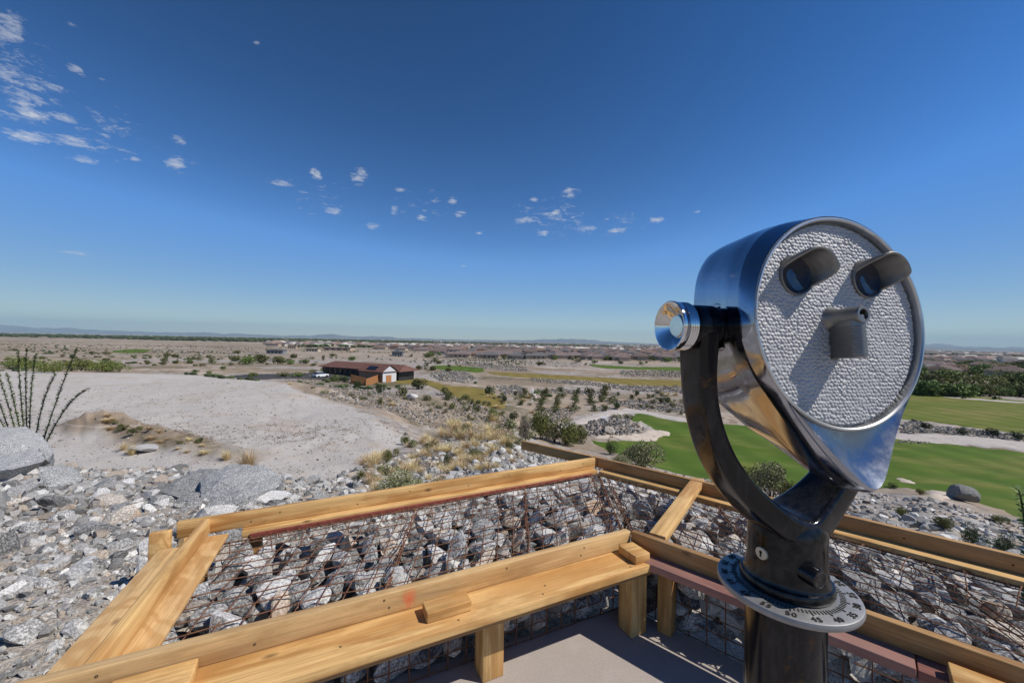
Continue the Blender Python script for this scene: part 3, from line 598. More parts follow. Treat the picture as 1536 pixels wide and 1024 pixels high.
TINTS = np.array([(.43, .425, .41), (.53, .52, .50), (.27, .265, .255), (.80, .79, .76), (.90, .88, .84), (.58, .49, .40), (.36, .352, .34), (.66, .635, .60)])
def merged_rocks(name, P, rad, mat, flat=.5, probs=None, shapes=SHF, squash=1.):
    nv = len(shapes[0][0]); Vs = []; Fs = []; Ts = []
    for k in range(len(P)):
        v, f = shapes[int(rng.integers(len(shapes)))]
        Vs.append((v*np.array([1, 1, squash]))@rotm(rng, flat).T*rad[k]+P[k]); Fs.append(f+k*nv); t = TINTS[rng.choice(len(TINTS), p=probs)]*rng.uniform(.75, 1.2); Ts.append(np.repeat(t[None], nv, 0))
    return npmesh(name, np.concatenate(Vs), np.concatenate(Fs), mat, False, np.concatenate(Ts))

# ---------------------------------------------------------------- gabion
GC = Vector((.702, 2.362))
gabL0 = GC-dL*2.35
GAB = [gabL0, GC, GC+dR*2.35, OC+oR*2.75-Vector((.05, .09)), OC+Vector((-.01, -.09)), Vector((-1.60, 2.24))]
GABp = [(p.x, p.y) for p in GAB]
def poisson(poly, sp, tries, inset=0.):
    xs = [p[0] for p in poly]; ys = [p[1] for p in poly]; out = []; cell = {}
    for _ in range(tries):
        x = rng.uniform(min(xs), max(xs)); y = rng.uniform(min(ys), max(ys))
        if not pip(x, y, poly) or (inset and pdist(x, y, poly) < inset): continue
        i, j = int(x/sp), int(y/sp)
        if any((x-a)**2+(y-b)**2 < sp*sp for di in (-1, 0, 1) for dj in (-1, 0, 1) for a, b in cell.get((i+di, j+dj), ())): continue
        cell.setdefault((i, j), []).append((x, y)); out.append((x, y))
    return out
def infr(x, y, z, m=60):
    v = Vector((x, y, z-H)); 
    if v.y < .2: return False
    a = v.x/v.y; b = -v.z/v.y; c, s = math.cos(ROLL), math.sin(ROLL); u = 768+F*(c*a-s*b); w = 512.5+F*(s*a+c*b)
    return -m < u < 1536+m and -m < w < 1024+m
def cls_pick(): return ['rock_grey', 'rock_dark', 'rock_white', 'rock_tan'][rng.choice(4, p=[.44, .20, .24, .12])]
CN = {'rock_grey': 'speckled grey', 'rock_dark': 'dark grey', 'rock_white': 'whitish', 'rock_tan': 'tan stained'}
cand = []
for x, y in poisson(GABp, .108, 22000, .04):
    zt = .305+.03*float(vnoise(np.array([x*2.2]), np.array([y*2.2]))[0]); cand.append((x, y, zt-.004, rng.uniform(.072, .104), 'top'))
def facing(P, d, n_out, ln):
    for z, off in ((.06, 0), (.165, .07), (.26, .02)):
        s = off
        while s < ln:
            p = P+d*s+n_out*(.075+rng.uniform(-.01, .02)); cand.append((p.x, p.y, z+rng.uniform(-.02, .02), rng.uniform(.085, .115), 'face')); s += rng.uniform(.13, .165)
facing(GC-dL*2.2, dL, -nL, 2.15); facing(GC+dR*.08, dR, -nR, 1.9)
cand = [c for c in cand if pip(c[0], c[1], GABp)]
vis = [c for c in cand if infr(*c[:3])]; vis.sort(key=lambda c: -(c[3]/math.hypot(c[0], c[1])))
ind = set(id(c) for c in vis[:296]); rest = [c for c in cand if id(c) not in ind]
for c in vis[:296]:
    cl = cls_pick(); right = c[0] > .75 and (Vector((c[0], c[1]))-GC).dot(Vector((.75, .2))) > 0
    where = 'right hand gabion basket' if right else 'long front gabion basket'
    lab = f'{CN[cl]} angular stone under the wire top of the {where}' if c[4] == 'top' else f'{CN[cl]} angular stone behind the shaded wire face of the {where}'
    stone('stone', c[:3], c[3], cl, lab, 'stone', f'{CN[cl]} stones {"under the top" if c[4]=="top" else "behind the face"} of the {where}', .42)
lower = [(x, y, .13, .11) for x, y in poisson(GABp, .135, 8000, .08)]+[(x, y, .225, .10) for x, y in poisson(GABp, .13, 9000, .05)]
P = np.array([c[:3] for c in rest]+[c[:3] for c in lower]); rad = [c[3] for c in rest]+[c[3] for c in lower]
tag(link('stone_fill', merged_rocks('stone_fill', P, np.array(rad)*1.1, M['rubble'], .8, [.2, .22, .08, .14, .08, .1, .08, .1])), 'deeper grey stone filling of the gabion baskets', 'stone fill', None, 'stuff')
# wire baskets
def wires(mb, O, U, Vv, nu, nv, r, wob=.004, sag=None, extra=True):
    """grid of wires on the parallelogram O + s U + t V"""
    def pt(s, t):
        p = O+U*s+Vv*t; w = Vector((vn(p.x*5+p.z*3, p.y*5), vn(p.x*5+9, p.y*5+p.z*4), vn(p.x*4+3, p.y*4+7)))*wob*2.2
        return p+w+(Vector((0, 0, sag(s, t))) if sag else Vector((0, 0, 0)))
    for i in range(nu+1): mb.tube([pt(i/nu, k/10) for k in range(11)], r, 4, False)
    for j in range(nv+1): mb.tube([pt(k/14, j/nv)+Vector((0, 0, r*1.6)) for k in range(15)], r, 4, False)
def vn(x, y): return float(vnoise(np.array([x]), np.array([y]))[0])
def spiral(mb, A, B, rad, turns, r):
    A, B = Vector(A), Vector(B); d = (B-A); a = d.normalized().cross(Vector((0, 0, 1))); a = a.normalized() if a.length > .1 else Vector((1, 0, 0)); b_ = d.normalized().cross(a)
    n = int(turns*9); mb.tube([A+d*(k/n)+(a*math.cos(2*math.pi*turns*k/n)+b_*math.sin(2*math.pi*turns*k/n))*rad*(1+.5*vn(k*.37, 3)) for k in range(n+1)], r, 3, False)
WZ = .378; WR = .0031
def quadwires(mb, a, b, c, d, nu, nv, lift=0., wob=.006):
    """bilinear patch a-b (inner) d-c (outer)"""
    def pt(s, t):
        p = (a.lerp(b, s)).lerp(d.lerp(c, s), t); z = WZ+lift*math.sin(math.pi*t)+.03*vn(p.x*2.2, p.y*2.2)-.012
        return Vector((p.x+wob*2*vn(p.x*6, p.y*6+3), p.y+wob*2*vn(p.x*6+8, p.y*6), z))
    for i in range(nu+1):
        mb.tube([pt(min(1, max(0, i/nu+.12/nu*vn(i*1.3, 2))), k/12) for k in range(13)], WR, 4, False)
    for j in range(nv+1): mb.tube([pt(k/(nu*2), j/nv)+Vector((0, 0, .005)) for k in range(nu*2+1)], WR, 4, False)
Ia, Ib = GAB[0], GC; Oa, Ob = GAB[5], GAB[4]
g1 = empty('gabion_basket', (-.3, 2.4, 0)); tag(g1, 'rusty wire gabion basket of stones behind the long front bench', 'gabion', 'rusty wire gabion baskets')
g2 = empty('gabion_basket', (1.6, 2.2, 0)); tag(g2, 'rusty wire gabion basket of stones right of the viewer, above the slope', 'gabion', 'rusty wire gabion baskets')
def part(mb, name, par, mat): 
    o = mb.build(name, mat, par); o.matrix_parent_inverse = Matrix.Translation(-par.location); return o
w = MB(); quadwires(w, Ia, Ib, Ob, Oa, 25, 11); part(w, 'top_mesh', g1, M['rust'])
w = MB(); wires(w, Vector((*Ia, 0))+Vector((nL.x, nL.y, 0))*.004, Vector((dL.x, dL.y, 0))*2.34, Vector((0, 0, .37)), 26, 5, WR*1.1); part(w, 'front_mesh', g1, M['rust'])
w = MB()
for s in (0., .40, .72, .97):
    a_ = Ia.lerp(Ib, s); b_ = Oa.lerp(Ob, s)
    for k in range(2): w.tube([Vector((*(a_.lerp(b_, q/12)), WZ+.006+.02*vn(q*.8+k*3, s*9)-k*.018))+Vector((vn(q*.9, k)*.02, vn(q*.7, k+5)*.02, 0)) for q in range(13)], WR*1.15, 4, False)
    spiral(w, (*a_, WZ-.01), (*b_, WZ-.01), .016, 15, .0016)
spiral(w, (*Oa.lerp(Ob, .03), WZ+.004), (*Ob, WZ+.004), .013, 44, .0017); spiral(w, (*Ia.lerp(Ib, .0), WZ-.004), (*Oa, WZ-.0), .017, 20, .0019)
for k in range(14):
    s = k/14+.01; p = Oa.lerp(Ob, s); q = p+Vector((.32, -.9)).normalized()*rng.uniform(.10, .22)+dL*rng.uniform(-.06, .06); w.tube([(*p, WZ+.015), (*p.lerp(q, .5), WZ+.012+rng.uniform(0, .012)), (*q, WZ-.01)], WR*.85, 4, False)
for a_, b_ in ((Ia, Ib), (Ib, Ob), (Ob, Oa), (Oa, Ia)): w.tube([(*a_, WZ+.004), (*a_.lerp(b_, .5), WZ+.002), (*b_, WZ+.004)], .0045, 6, False)
part(w, 'lacing_wire', g1, M['rust'])
Ra, Rb = GC, GAB[2]; Rc, Rd = GAB[3], GAB[4]
w = MB(); quadwires(w, Ra, Rb, Rc, Rd, 25, 11); part(w, 'top_mesh', g2, M['rust'])
w = MB(); wires(w, Vector((*GC, 0))+Vector((nR.x, nR.y, 0))*.004, Vector((dR.x, dR.y, 0))*2.34, Vector((0, 0, .37)), 26, 5, WR*1.1); part(w, 'front_mesh', g2, M['rust'])
w = MB()
for s in (0.03, .36, .74, .96):
    a_ = Ra.lerp(Rb, s); b_ = Rd.lerp(Rc, s)
    for k in range(2): w.tube([Vector((*(a_.lerp(b_, q/12)), WZ+.006+.02*vn(q*.8+k*3, s*9+4)-k*.02))+Vector((vn(q*.9, k+2)*.03, vn(q*.7, k+5)*.03, 0)) for q in range(13)], WR*1.2, 4, False)
    spiral(w, (*a_, WZ-.01), (*b_, WZ-.01), .02, 14, .0017)
spiral(w, (*Rd.lerp(Rc, .01), WZ+.004), (*Rc, WZ+.004), .016, 40, .0018)
for k in range(14):
    s = k/14+.01; p = Rd.lerp(Rc, s); q = p+nR*rng.uniform(.12, .25)+dR*rng.uniform(-.08, .08); w.tube([(*p, WZ+.015), (*p.lerp(q, .5), WZ+.02+rng.uniform(0, .012)), (*q, WZ-.01)], WR*.85, 4, False)
for a_, b_ in ((Ra, Rb), (Rb, Rc), (Rc, Rd)): w.tube([(*a_, WZ+.004), (*a_.lerp(b_, .5), WZ+.002), (*b_, WZ+.004)], .0045, 6, False)
part(w, 'lacing_wire', g2, M['rust'])

# ---------------------------------------------------------------- coin operated viewer
YAW = R(13.4); PT = Vector((.552, .791, 0)); TZ = 1.584
vw = empty('coin_viewer', PT, YAW); tag(vw, 'chrome coin operated binocular viewer on a black post', 'viewer')
HM = Matrix.Translation((-.006, 0, TZ)) @ Matrix.Rotation(R(-5.5), 4, 'X')
def hpart(mb, name, mat, parent=None, **kw):
    me = mb.mesh(name, mat, **kw); me.transform(HM); return link(name, me, parent or vw)
FY = -.102
def outline(Rc, T, y, n=144, prot=0., cz=0., flat=1.):
    out = []; be = math.acos(min(1, Rc/T)) if T > Rc else 0
    for i in range(n):
        ph = 2*math.pi*i/n          # from bottom
        a = abs((ph+math.pi) % (2*math.pi)-math.pi); e = .10; a2 = math.sqrt(a*a+e*e)-e*.5*(1 if a < be else 0)*max(0, 1-a/be if be else 0)
        rho = Rc if a >= be else min(Rc/math.cos(be-min(a2, be)), T)
        out.append((rho*math.sin(ph)*flat, y-prot*max(0, rho-.184), -rho*math.cos(ph)+cz))
    return out
def rings_interp(keys):
    return keys
def body(Rc, T, y, flat, p, zf=1., prot=0., n=144):
    """housing section: teardrop below, squarish shoulders above, narrowed across"""
    out = []
    for q in outline(Rc, T, y, n):
        x, z = q[0], q[2]; r_ = math.hypot(x, z); s_, c_ = abs(x)/r_, abs(z)/r_
        k = (s_**p+c_**p)**(-1/p); up_ = min(1, max(0, (z/r_+.25)/.5)); k = 1+(k-1)*up_
        out.append((x*k*flat, y-prot*max(0, r_-.184), z*k*(1+(zf-1)*up_)))
    return out
b = MB(); rg = []
rg.append(outline(.1855, .1855, FY-.001)); rg.append(outline(.1860, .1860, FY-.004))
A0 = outline(.1860, .1860, FY-.004); A1 = outline(.1868, .288, FY-.006, prot=.32)
sk = [rg[-1]]
for k in (.25, .5, .75, 1.): sk.append([tuple(np.array(p)*(1-k)+np.array(q)*k+np.array((0, .012*math.sin(math.pi*k)*max(0, np.linalg.norm(np.array(q)[[0, 2]])-.19)/.1, 0))) for p, q in zip(A0, A1)])
rg.append(sk[-1])
for y, r_, t_, fl, pp, zf, pr_ in [(-.003, .1872, .294, 1., 2.03, 1., .28), (.002, .1876, .298, 1., 2.1, 1., .2), (.009, .1881, .301, 1., 2.25, 1., .1), (.018, .1886, .302, 1., 2.42, 1., .05), (.0235, .1888, .301, .999, 2.5, 1., 0), (.0240, .1888, .301, .998, 2.5, 1., 0), (.05, .1892, .293, .968, 2.6, 1.015, 0), (.08, .1897, .278, .908, 2.7, 1.028, 0), (.11, .1905, .260, .845, 2.8, 1.03, 0), (.14, .1900, .243, .79, 2.9, 1.04, 0), (.17, .1890, .228, .745, 3., 1.05, 0), (.20, .1868, .214, .71, 3., 1.055, 0), (.212, .183, .205, .695, 3., 1.055, 0), (.219, .175, .19, .66, 2.9, 1.05, 0), (.222, .163, .172, .62, 2.8, 1.05, 0), (.2225, .06, .06, .6, 2.8, 1., 0)]: rg.append(body(r_, t_, FY+y, fl, pp, zf, pr_))
b.loft(rg[2:], True, False, True); hpart(b, 'viewer_head', M['chrome'], auto=R(24))
b = MB(); b.loft(rg[:2]+sk[1:], True, False, False); hpart(b, 'front_skirt', M['satin'], auto=R(40))
b = MB(); b.loft([[(r_*math.sin(t), FY+y, r_*math.cos(t)) for t in [2*math.pi*i/128 for i in range(128)]] for r_, y in [(.1858, .0), (.1858, -.006), (.1840, -.0085), (.1815, -.0085), (.1795, -.006), (.179, .009)]], True, False, False); bez = hpart(b, 'bezel', M['bezel'], auto=R(35))
# hammered plate, real relief
n = 470; gx = np.linspace(-.181, .181, n); GX, GZ = np.meshgrid(gx, gx); fp = []
cs = .0068
for j in range(-33, 34):
    for i in range(-33, 34): fp.append(((i+.5*(j % 2))*cs+rng.normal()*cs*.14, j*cs*.88+rng.normal()*cs*.14))
fp = np.array(fp); D1 = np.full(GX.size, 9.)
ij = np.stack([GX.ravel(), GZ.ravel()], 1)
for k in range(len(fp)):
    x0 = int((fp[k, 0]-.012+.181)/.362*(n-1)); x1 = int((fp[k, 0]+.012+.181)/.362*(n-1))+1; z0 = int((fp[k, 1]-.012+.181)/.362*(n-1)); z1 = int((fp[k, 1]+.012+.181)/.362*(n-1))+1
    x0, z0 = max(x0, 0), max(z0, 0)
    if x1 <= 0 or z1 <= 0 or x0 >= n or z0 >= n: continue
    sub = D1.reshape(n, n)[z0:z1, x0:x1]; np.minimum(sub, np.hypot(GX[z0:z1, x0:x1]-fp[k, 0], GZ[z0:z1, x0:x1]-fp[k, 1]), out=sub)
hgt = .0023*(.9+.5*(vnoise(GX.ravel()*28+5, GZ.ravel()*28)+.5*vnoise(GX.ravel()*70, GZ.ravel()*70)))*np.clip(1-(D1/(cs*.62))**2, 0, 1)
Vp = np.stack([GX.ravel(), FY+.004-hgt, GZ.ravel()], 1); rad2 = np.hypot(GX, GZ).ravel()
Vp[:, 1] += np.clip((rad2-.1745)/.004, 0, 1)*.004
I = np.arange(n*n).reshape(n, n); q = np.stack([I[:-1, :-1].ravel(), I[:-1, 1:].ravel(), I[1:, 1:].ravel(), I[1:, :-1].ravel()], 1); q = q[(rad2[q] < .1803).all(1)]
me = npmesh('face_plate', Vp, q, M['plate'], True); me.transform(HM); link('face_plate', me, vw)
# eye cups: collars with a hood that reaches out at the upper right
def eyecup(cx, cz):
    b = MB(); n = 64; ro, ri = .0335, .0297; ps0 = R(62)
    def ln(ps):
        k = .5+.5*math.cos(ps-ps0); k = min(1, max(0, (k-.40)/.42)); k = k*k*(3-2*k); return .006+.036*k+.004*(.5+.5*math.cos(ps-ps0))
    def ring(r_, f, grow=0.):
        out = []
        for i in range(n):
            ps = 2*math.pi*i/n; l = ln(ps)*f; g = 1+grow*(l/.055)
            out.append((cx+r_*g*math.cos(ps)+.007*f*(l/.055), FY+.006-l if f > 0 else FY+.006, cz+r_*g*math.sin(ps)))
        return out
    rs = [ring(ro*1.13, 0), ring(ro*1.06, .12)]+[ring(ro, k/8, .20) for k in range(2, 9)]+[[(x-.35*(x-cx)*.1, y-.0012, z-.35*(z-cz)*.1) for x, y, z in ring(ro, 1., .20)]]+[ring(ri, k/8, .20) for k in range(8, -1, -1)]
    b.loft(rs, True, False, False)
    c = hpart(b, 'eye_cup', M['cup'], auto=R(50))
    g = MB(); g.loft([[(cx+r_*math.cos(t), FY+y, cz+r_*math.sin(t)) for t in [2*math.pi*i/40 for i in range(40)]] for r_, y in [(.0300, .010), (.0297, -.0005), (.024, .0015), (.012, .0002), (.002, -.0004)]], True, False, True); hpart(g, 'eyepiece_lens', M['glass'], c, auto=R(40))
eyecup(-.088, .078); eyecup(.070, .080)
# coin knob: spout with a ribbed grip below
kx, kz = -.016, .006; b = MB()
b.loft([[(kx+r_*math.cos(t), FY+y, kz+r_*math.sin(t)) for t in [2*math.pi*i/40 for i in range(40)]] for r_, y in [(.022, .004), (.017, -.004), (.0148, -.012), (.0140, -.044), (.0140, -.0475), (.0130, -.049), (.0090, -.049), (.0086, -.046), (.0083, -.030), (.001, -.030)]], True, False, True)
kn = hpart(b, 'focus_spout', M['cup'], auto=R(40))
b = MB(); rs = []
nr = 13
prof = [(.0118, .0)]
for k in range(nr):
    z0 = -.016-k*.0038; prof += [(.0128, z0), (.0128, z0-.0022), (.0119, z0-.0030), (.0119, z0-.0036)]
zend = prof[-1][1]; prof += [(.0122, zend-.001), (.0110, zend-.0035), (.002, zend-.0035)]
for r_, z in prof:
    ring = []
    for i in range(41):
        t = math.pi+math.pi*i/40       # front half: towards the viewer
        ring.append((kx+.001+r_*math.cos(t), FY-.034+r_*1.05*math.sin(t), kz+z))
    w_ = .0085; ring += [(kx+.001+w_, FY+.004, kz+z), (kx+.001-w_, FY+.004, kz+z)]
    rs.append(ring)
b.loft(rs, True, True, True); hpart(b, 'ribbed_grip', M['cup'], kn, auto=R(30))
# trunnion washers, spacers and focus knobs either side
def xl(mb, prof, sx, n=48):
    mb.loft([[(sx*x, r_*math.cos(t), r_*math.sin(t)) for t in [2*math.pi*i/n for i in range(n)]] for x, r_ in prof], True, True, True)
for sx in (-1, 1):
    b = MB(); xl(b, [(.140, .046), (.166, .045), (.170, .043), (.170, .02)], sx); hpart(b, 'trunnion_washer', M['chrome'], auto=R(35))
    b = MB(); xl(b, [(.165, .036), (.205, .036)], sx); hpart(b, 'trunnion_shaft', M['blackgloss'], auto=R(35))
    b = MB(); rs = []
    for k, (x, r_) in enumerate([(.222, .030), (.230, .033), (.233, .0405)]+[(.235+i*.0022, .043+(.0012 if i % 2 else 0)) for i in range(10)]+[(.2575, .0445), (.262, .0455), (.2665, .0455), (.268, .0442), (.267, .0410), (.252, .0215), (.2505, .0195), (.2525, .0185), (.2525, .001)]): rs.append([(sx*x, r_*math.cos(t), r_*math.sin(t)) for t in [2*math.pi*i/96 for i in range(96)]])
    b.loft(rs, True, True, True); hpart(b, 'tension_knob', M['knobsteel'], auto=R(30))
# yoke
def srect(c, ax, bx, hx, hy, n=28, e=.42):
    out = []
    for i in range(n):
        t = 2*math.pi*i/n; ct, s_ = math.cos(t), math.sin(t); out.append(Vector(c)+Vector(ax)*hx*math.copysign(abs(ct)**e, ct)+Vector(bx)*hy*math.copysign(abs(s_)**e, s_))
    return out
path = [(-.2095, .022, .030, .021, .036), (-.2095, 0, .030, .021, .040), (-.210, -.05, .03, .019, .036), (-.2095, -.10, .03, .017, .035), (-.203, -.15, .03, .017, .035), (-.188, -.20, .03, .018, .036), (-.164, -.25, .03, .020, .037), (-.130, -.295, .03, .022, .039), (-.092, -.332, .03, .024, .043), (-.055, -.362, .03, .026, .050), (-.025, -.380, .03, .028, .057), (0, -.386, .03, .029, .060)]
path = path+[(-p[0], *p[1:]) for p in path[-2::-1]]
b = MB(); rs = []
for k, (x, z, _, hx, hy) in enumerate(path):
    p0 = path[max(k-1, 0)]; p1 = path[min(k+1, len(path)-1)]; d = Vector((p1[0]-p0[0], 0, p1[1]-p0[1])).normalized(); nrm = Vector((d.z, 0, -d.x))
    rs.append(srect((x, 0, TZ+z), nrm, (0, 1, 0), hx, hy))
b.loft(rs, True, True, True)
ym = b.mesh('yoke', M['blackchrome'], auto=R(50)); yk = link('yoke', ym, vw); md = yk.modifiers.new('sub', 'SUBSURF'); md.levels = 1; md.render_levels = 2
for sx in (-1, 1):
    b = MB(); xl(b, [(.187, .034), (.189, .040), (.225, .040), (.230, .037), (.2305, .02)], sx); me = b.mesh('yoke_boss', M['blackgloss'], auto=R(35)); me.transform(Matrix.Translation((0, 0, TZ))); link('yoke_boss', me, vw)
# hub, dial, post
b = MB(); b.lathe([(.060, 1.084), (.0785, 1.0845), (.080, 1.088), (.0798, 1.096), (.0775, 1.1005), (.0735, 1.1015), (.0715, 1.105), (.0705, 1.112), (.068, 1.125), (.0672, 1.14), (.0670, 1.185), (.0665, 1.20), (.058, 1.216), (.03, 1.222)], 64); hub = b.build('hub', M['blackgloss'], vw, auto=R(32))
b = MB(); b.lathe([(.058, 1.066), (.115, 1.0665), (.119, 1.069), (.1205, 1.073), (.1205, 1.077), (.1190, 1.0805), (.1170, 1.0815), (.079, 1.0822), (.055, 1.0823)], 96); dial = b.build('dial_ring', M['dial'], vw, auto=R(40))
b = MB()
for k in range(90):
    a = R(-120-13.4+k*4); major = k % 5 == 0; r0, r1 = .0845, (.0985 if major else .0935); wd = .0011 if major else .00075
    if k % 2 == 0 and not major: r0 = .0855
    d = Vector((math.cos(a), math.sin(a), 0)); t = Vector((-d.y, d.x, 0)); b.add([d*r0-t*wd+Vector((0, 0, 1.0816)), d*r0+t*wd+Vector((0, 0, 1.0816)), d*r1+t*wd+Vector((0, 0, 1.0816)), d*r1-t*wd+Vector((0, 0, 1.0816)), d*r0-t*wd+Vector((0, 0, 1.0830)), d*r0+t*wd+Vector((0, 0, 1.0830)), d*r1+t*wd+Vector((0, 0, 1.0830)), d*r1-t*wd+Vector((0, 0, 1.0830))], [(0, 3, 2, 1), (4, 5, 6, 7), (0, 1, 5, 4), (1, 2, 6, 5), (2, 3, 7, 6), (3, 0, 4, 7)])
b.build('tick_marks', M['dialink'], dial)
for k in range(18):
    cu = bpy.data.curves.new('dial_number', 'FONT'); cu.body = str((50-5*k) % 90); cu.size = .0165; cu.align_x = 'CENTER'; cu.align_y = 'CENTER'; cu.extrude = .0007; cu.space_character = 1.15; cu.offset = .0002
    o = bpy.data.objects.new('dial_number', cu); COL.objects.link(o); bpy.context.view_layer.update()
    me = bpy.data.meshes.new_from_object(o.evaluated_get(bpy.context.evaluated_depsgraph_get())); bpy.data.objects.remove(o); bpy.data.curves.remove(cu)
    me.materials.clear(); me.materials.append(M['dialink']); a = R(-120-13.4+20*k)
    me.transform(Matrix.Translation((math.cos(a)*.1085, math.sin(a)*.1085, 1.0822)) @ Matrix.Rotation(a+math.pi/2, 4, 'Z')); link('dial_number', me, dial)
b = MB(); b.lathe([(.11, .0), (.11, .012), (.069, .014), (.0685, .03), (.0685, 1.064), (.062, 1.0655)], 64); b.build('post', M['blackchrome'], vw, auto=R(35))
# coin barrel and keyhole on the hub
def onhub(angle, z): a = R(angle); return Vector((math.cos(a), math.sin(a), 0))*.0665+Vector((0, 0, z)), Vector((math.cos(a), math.sin(a), 0))
lp = Vector((-.72, -.64, 0)); la = math.degrees(math.atan2(lp.y, lp.x))
def cyl(mb, P, d, prof, n=32):
    d = d.normalized(); a = d.cross(Vector((0, 0, 1))).normalized(); b_ = d.cross(a); mb.loft([[P+d*x+(a*math.cos(t)+b_*math.sin(t))*r_ for t in [2*math.pi*i/n for i in range(n)]] for x, r_ in prof], True, True, True)
P0, d0 = onhub(la+26, 1.138); tdir = Vector((-d0.y, d0.x, 0))
b = MB(); cyl(b, P0-d0*.012, d0*1.+tdir*.55, [(-.01, .0175), (.030, .0170), (.033, .016), (.0335, .0135), (.0325, .012), (.0325, .001)]); b.build('coin_barrel', M['blackgloss'], vw, auto=R(35))
P0, d0 = onhub(la-34, 1.152); b = MB(); cyl(b, P0, d0, [(-.01, .0115), (.0035, .0115), (.0045, .0105), (.0045, .001)]); esc = b.build('key_escutcheon', M['escutcheon'], vw, auto=R(35))
b = MB(); cyl(b, P0+Vector((0, 0, .0025)), d0, [(0, .0028), (.0052, .0028), (.0052, .0005)], 16); t = Vector((-d0.y, d0.x, 0))
for zz in (0,): b.add([P0+d0*.0051-t*.0012+Vector((0, 0, .002)), P0+d0*.0051+t*.0012+Vector((0, 0, .002)), P0+d0*.0051+t*.0018-Vector((0, 0, .006)), P0+d0*.0051-t*.0018-Vector((0, 0, .006))], [(0, 1, 2, 3)])
b.build('keyhole', M['black'], esc)

# ---------------------------------------------------------------- loose rocks on the slopes
def slope_pts(poly_px, n, dmin, dmax, szmin, szmax, power=2.2):
    out = []; t = 0
    xs = [p[0] for p in poly_px]; ys = [p[1] for p in poly_px]
    while len(out) < n and t < n*6:
        t += 1; px, py = rng.uniform(min(xs), max(xs)), rng.uniform(min(ys), max(ys))
        if not pip(px, py, poly_px): continue
        u, v = ray(px, py); out.append((px, py))
    return out
def scatter_xy(n, cond, rlo, rhi, thlo, thhi):
    """log-radial scatter: even in the picture"""
    r = np.exp(rng.uniform(math.log(rlo), math.log(rhi), n)); th = rng.uniform(thlo, thhi, n); x = r*np.sin(th); y = r*np.cos(th); k = cond(x, y); return x[k], y[k]
FRAME = [(-1.25, 1.0), (-1.55, 1.35), (-1.97, 2.2), (-1.75, 2.36), (.80, 3.75), (.08, 4.3), (.02, 4.25), (.78, 3.68), (2.75, 2.05), (3.6, 1.3), (4.0, -3), (-3, -3), (-1.6, .6)]
SL = []; SM = []
x, y = scatter_xy(13000, lambda x, y: ~pip(x, y, FRAME), 1.5, 16, -1.02, .12); sz = np.exp(rng.normal(math.log(.0185), .52, len(x)))*np.clip(np.hypot(x, y)/3.0, .8, 3.2)
SL.append(np.stack([x, y, np.clip(sz, .010, .15)], 1))
x, y = scatter_xy(10000, lambda x, y: ~pip(x, y, FRAME), 2.6, 40, .12, 1.05); sz = np.exp(rng.normal(math.log(.026), .55, len(x)))*np.clip(np.hypot(x, y)/3.6, .75, 4.2)
SL.append(np.stack([x, y, np.clip(sz, .015, .26)], 1))
x, y = scatter_xy(90, lambda x, y: ~pip(x, y, FRAME), 2.2, 8.5, -1.0, -.3); SL.append(np.stack([x, y, rng.uniform(.07, .17, len(x))*np.clip(np.hypot(x, y)/5, .6, 1.3)], 1))
x, y = scatter_xy(12000, lambda x, y: ~pip(x, y, FRAME), 1.5, 14, -1.02, .3); SM.append(np.stack([x, y, np.exp(rng.normal(math.log(.011), .4, len(x)))*np.clip(np.hypot(x, y)/3.0, .8, 2.8)], 1))
# rip-rap bands beside the golf course and along the bank of the pad
def band(pix, n, szlo, szhi):
    P_ = [hit(*p) for p in pix]; pl = [(p.x, p.y) for p in P_]; xs = [p[0] for p in pl]; ys = [p[1] for p in pl]
    x = rng.uniform(min(xs), max(xs), n*8); y = rng.uniform(min(ys), max(ys), n*8); k = pip(x, y, pl); x, y = x[k][:n], y[k][:n]; return np.stack([x, y, np.exp(rng.uniform(math.log(szlo), math.log(szhi), len(x)))], 1)
BANDS = [([(876, 652), (895, 632), (915, 626), (945, 632), (972, 645), (950, 654), (915, 657)], 900, .18, .5), ([(1345, 640), (1372, 630), (1400, 640), (1450, 643), (1536, 654), (1700, 668), (1700, 680), (1536, 664), (1460, 656), (1400, 650), (1350, 652)], 700, .25, .7), ([(1340, 662), (1400, 664), (1380, 668), (1345, 665)], 60, .2, .5),
 ([(905, 602), (950, 600), (1060, 608), (1060, 622), (1000, 618), (950, 614), (920, 608)], 900, .25, .6), ([(800, 584), (870, 586), (930, 590), (930, 594), (860, 592), (805, 590)], 500, .3, .7), ([(795, 568), (880, 572), (935, 579), (1060, 580), (1060, 592), (960, 588), (890, 580), (800, 573)], 1200, .3, .8), ([(930, 556), (1060, 556), (1060, 568), (990, 566), (930, 564)], 600, .4, 1.0),
 ([(640, 561), (665, 556), (700, 558), (715, 568), (700, 576), (660, 572)], 600, .4, 1.0), ([(745, 580), (775, 578), (790, 584), (785, 592), (755, 592)], 350, .3, .8), ([(690, 546), (790, 550), (790, 558), (720, 553)], 500, .4, 1.0),
 ([(470, 592), (560, 585), (660, 612), (740, 630), (790, 640), (740, 655), (660, 645), (600, 625)], 2600, .10, .42), ([(420, 568), (480, 562), (560, 578), (640, 604), (560, 592), (470, 582)], 900, .15, .5), ([(650, 590), (700, 600), (760, 625), (780, 640), (700, 620)], 500, .15, .5), ([(640, 532), (760, 538), (870, 545), (870, 552), (760, 548), (640, 545)], 900, .4, 1.1), ([(820, 612), (870, 615), (850, 628), (815, 640), (790, 640), (800, 625)], 500, .15, .45), ([(220, 525), (330, 520), (430, 535), (300, 540)], 500, .5, 1.4)]
BR = np.concatenate([band(a[0], int(a[1]*1.5), a[2]*.5, a[3]*.62) for a in BANDS])
SLA = np.concatenate(SL); k = np.ones(len(SLA), bool)
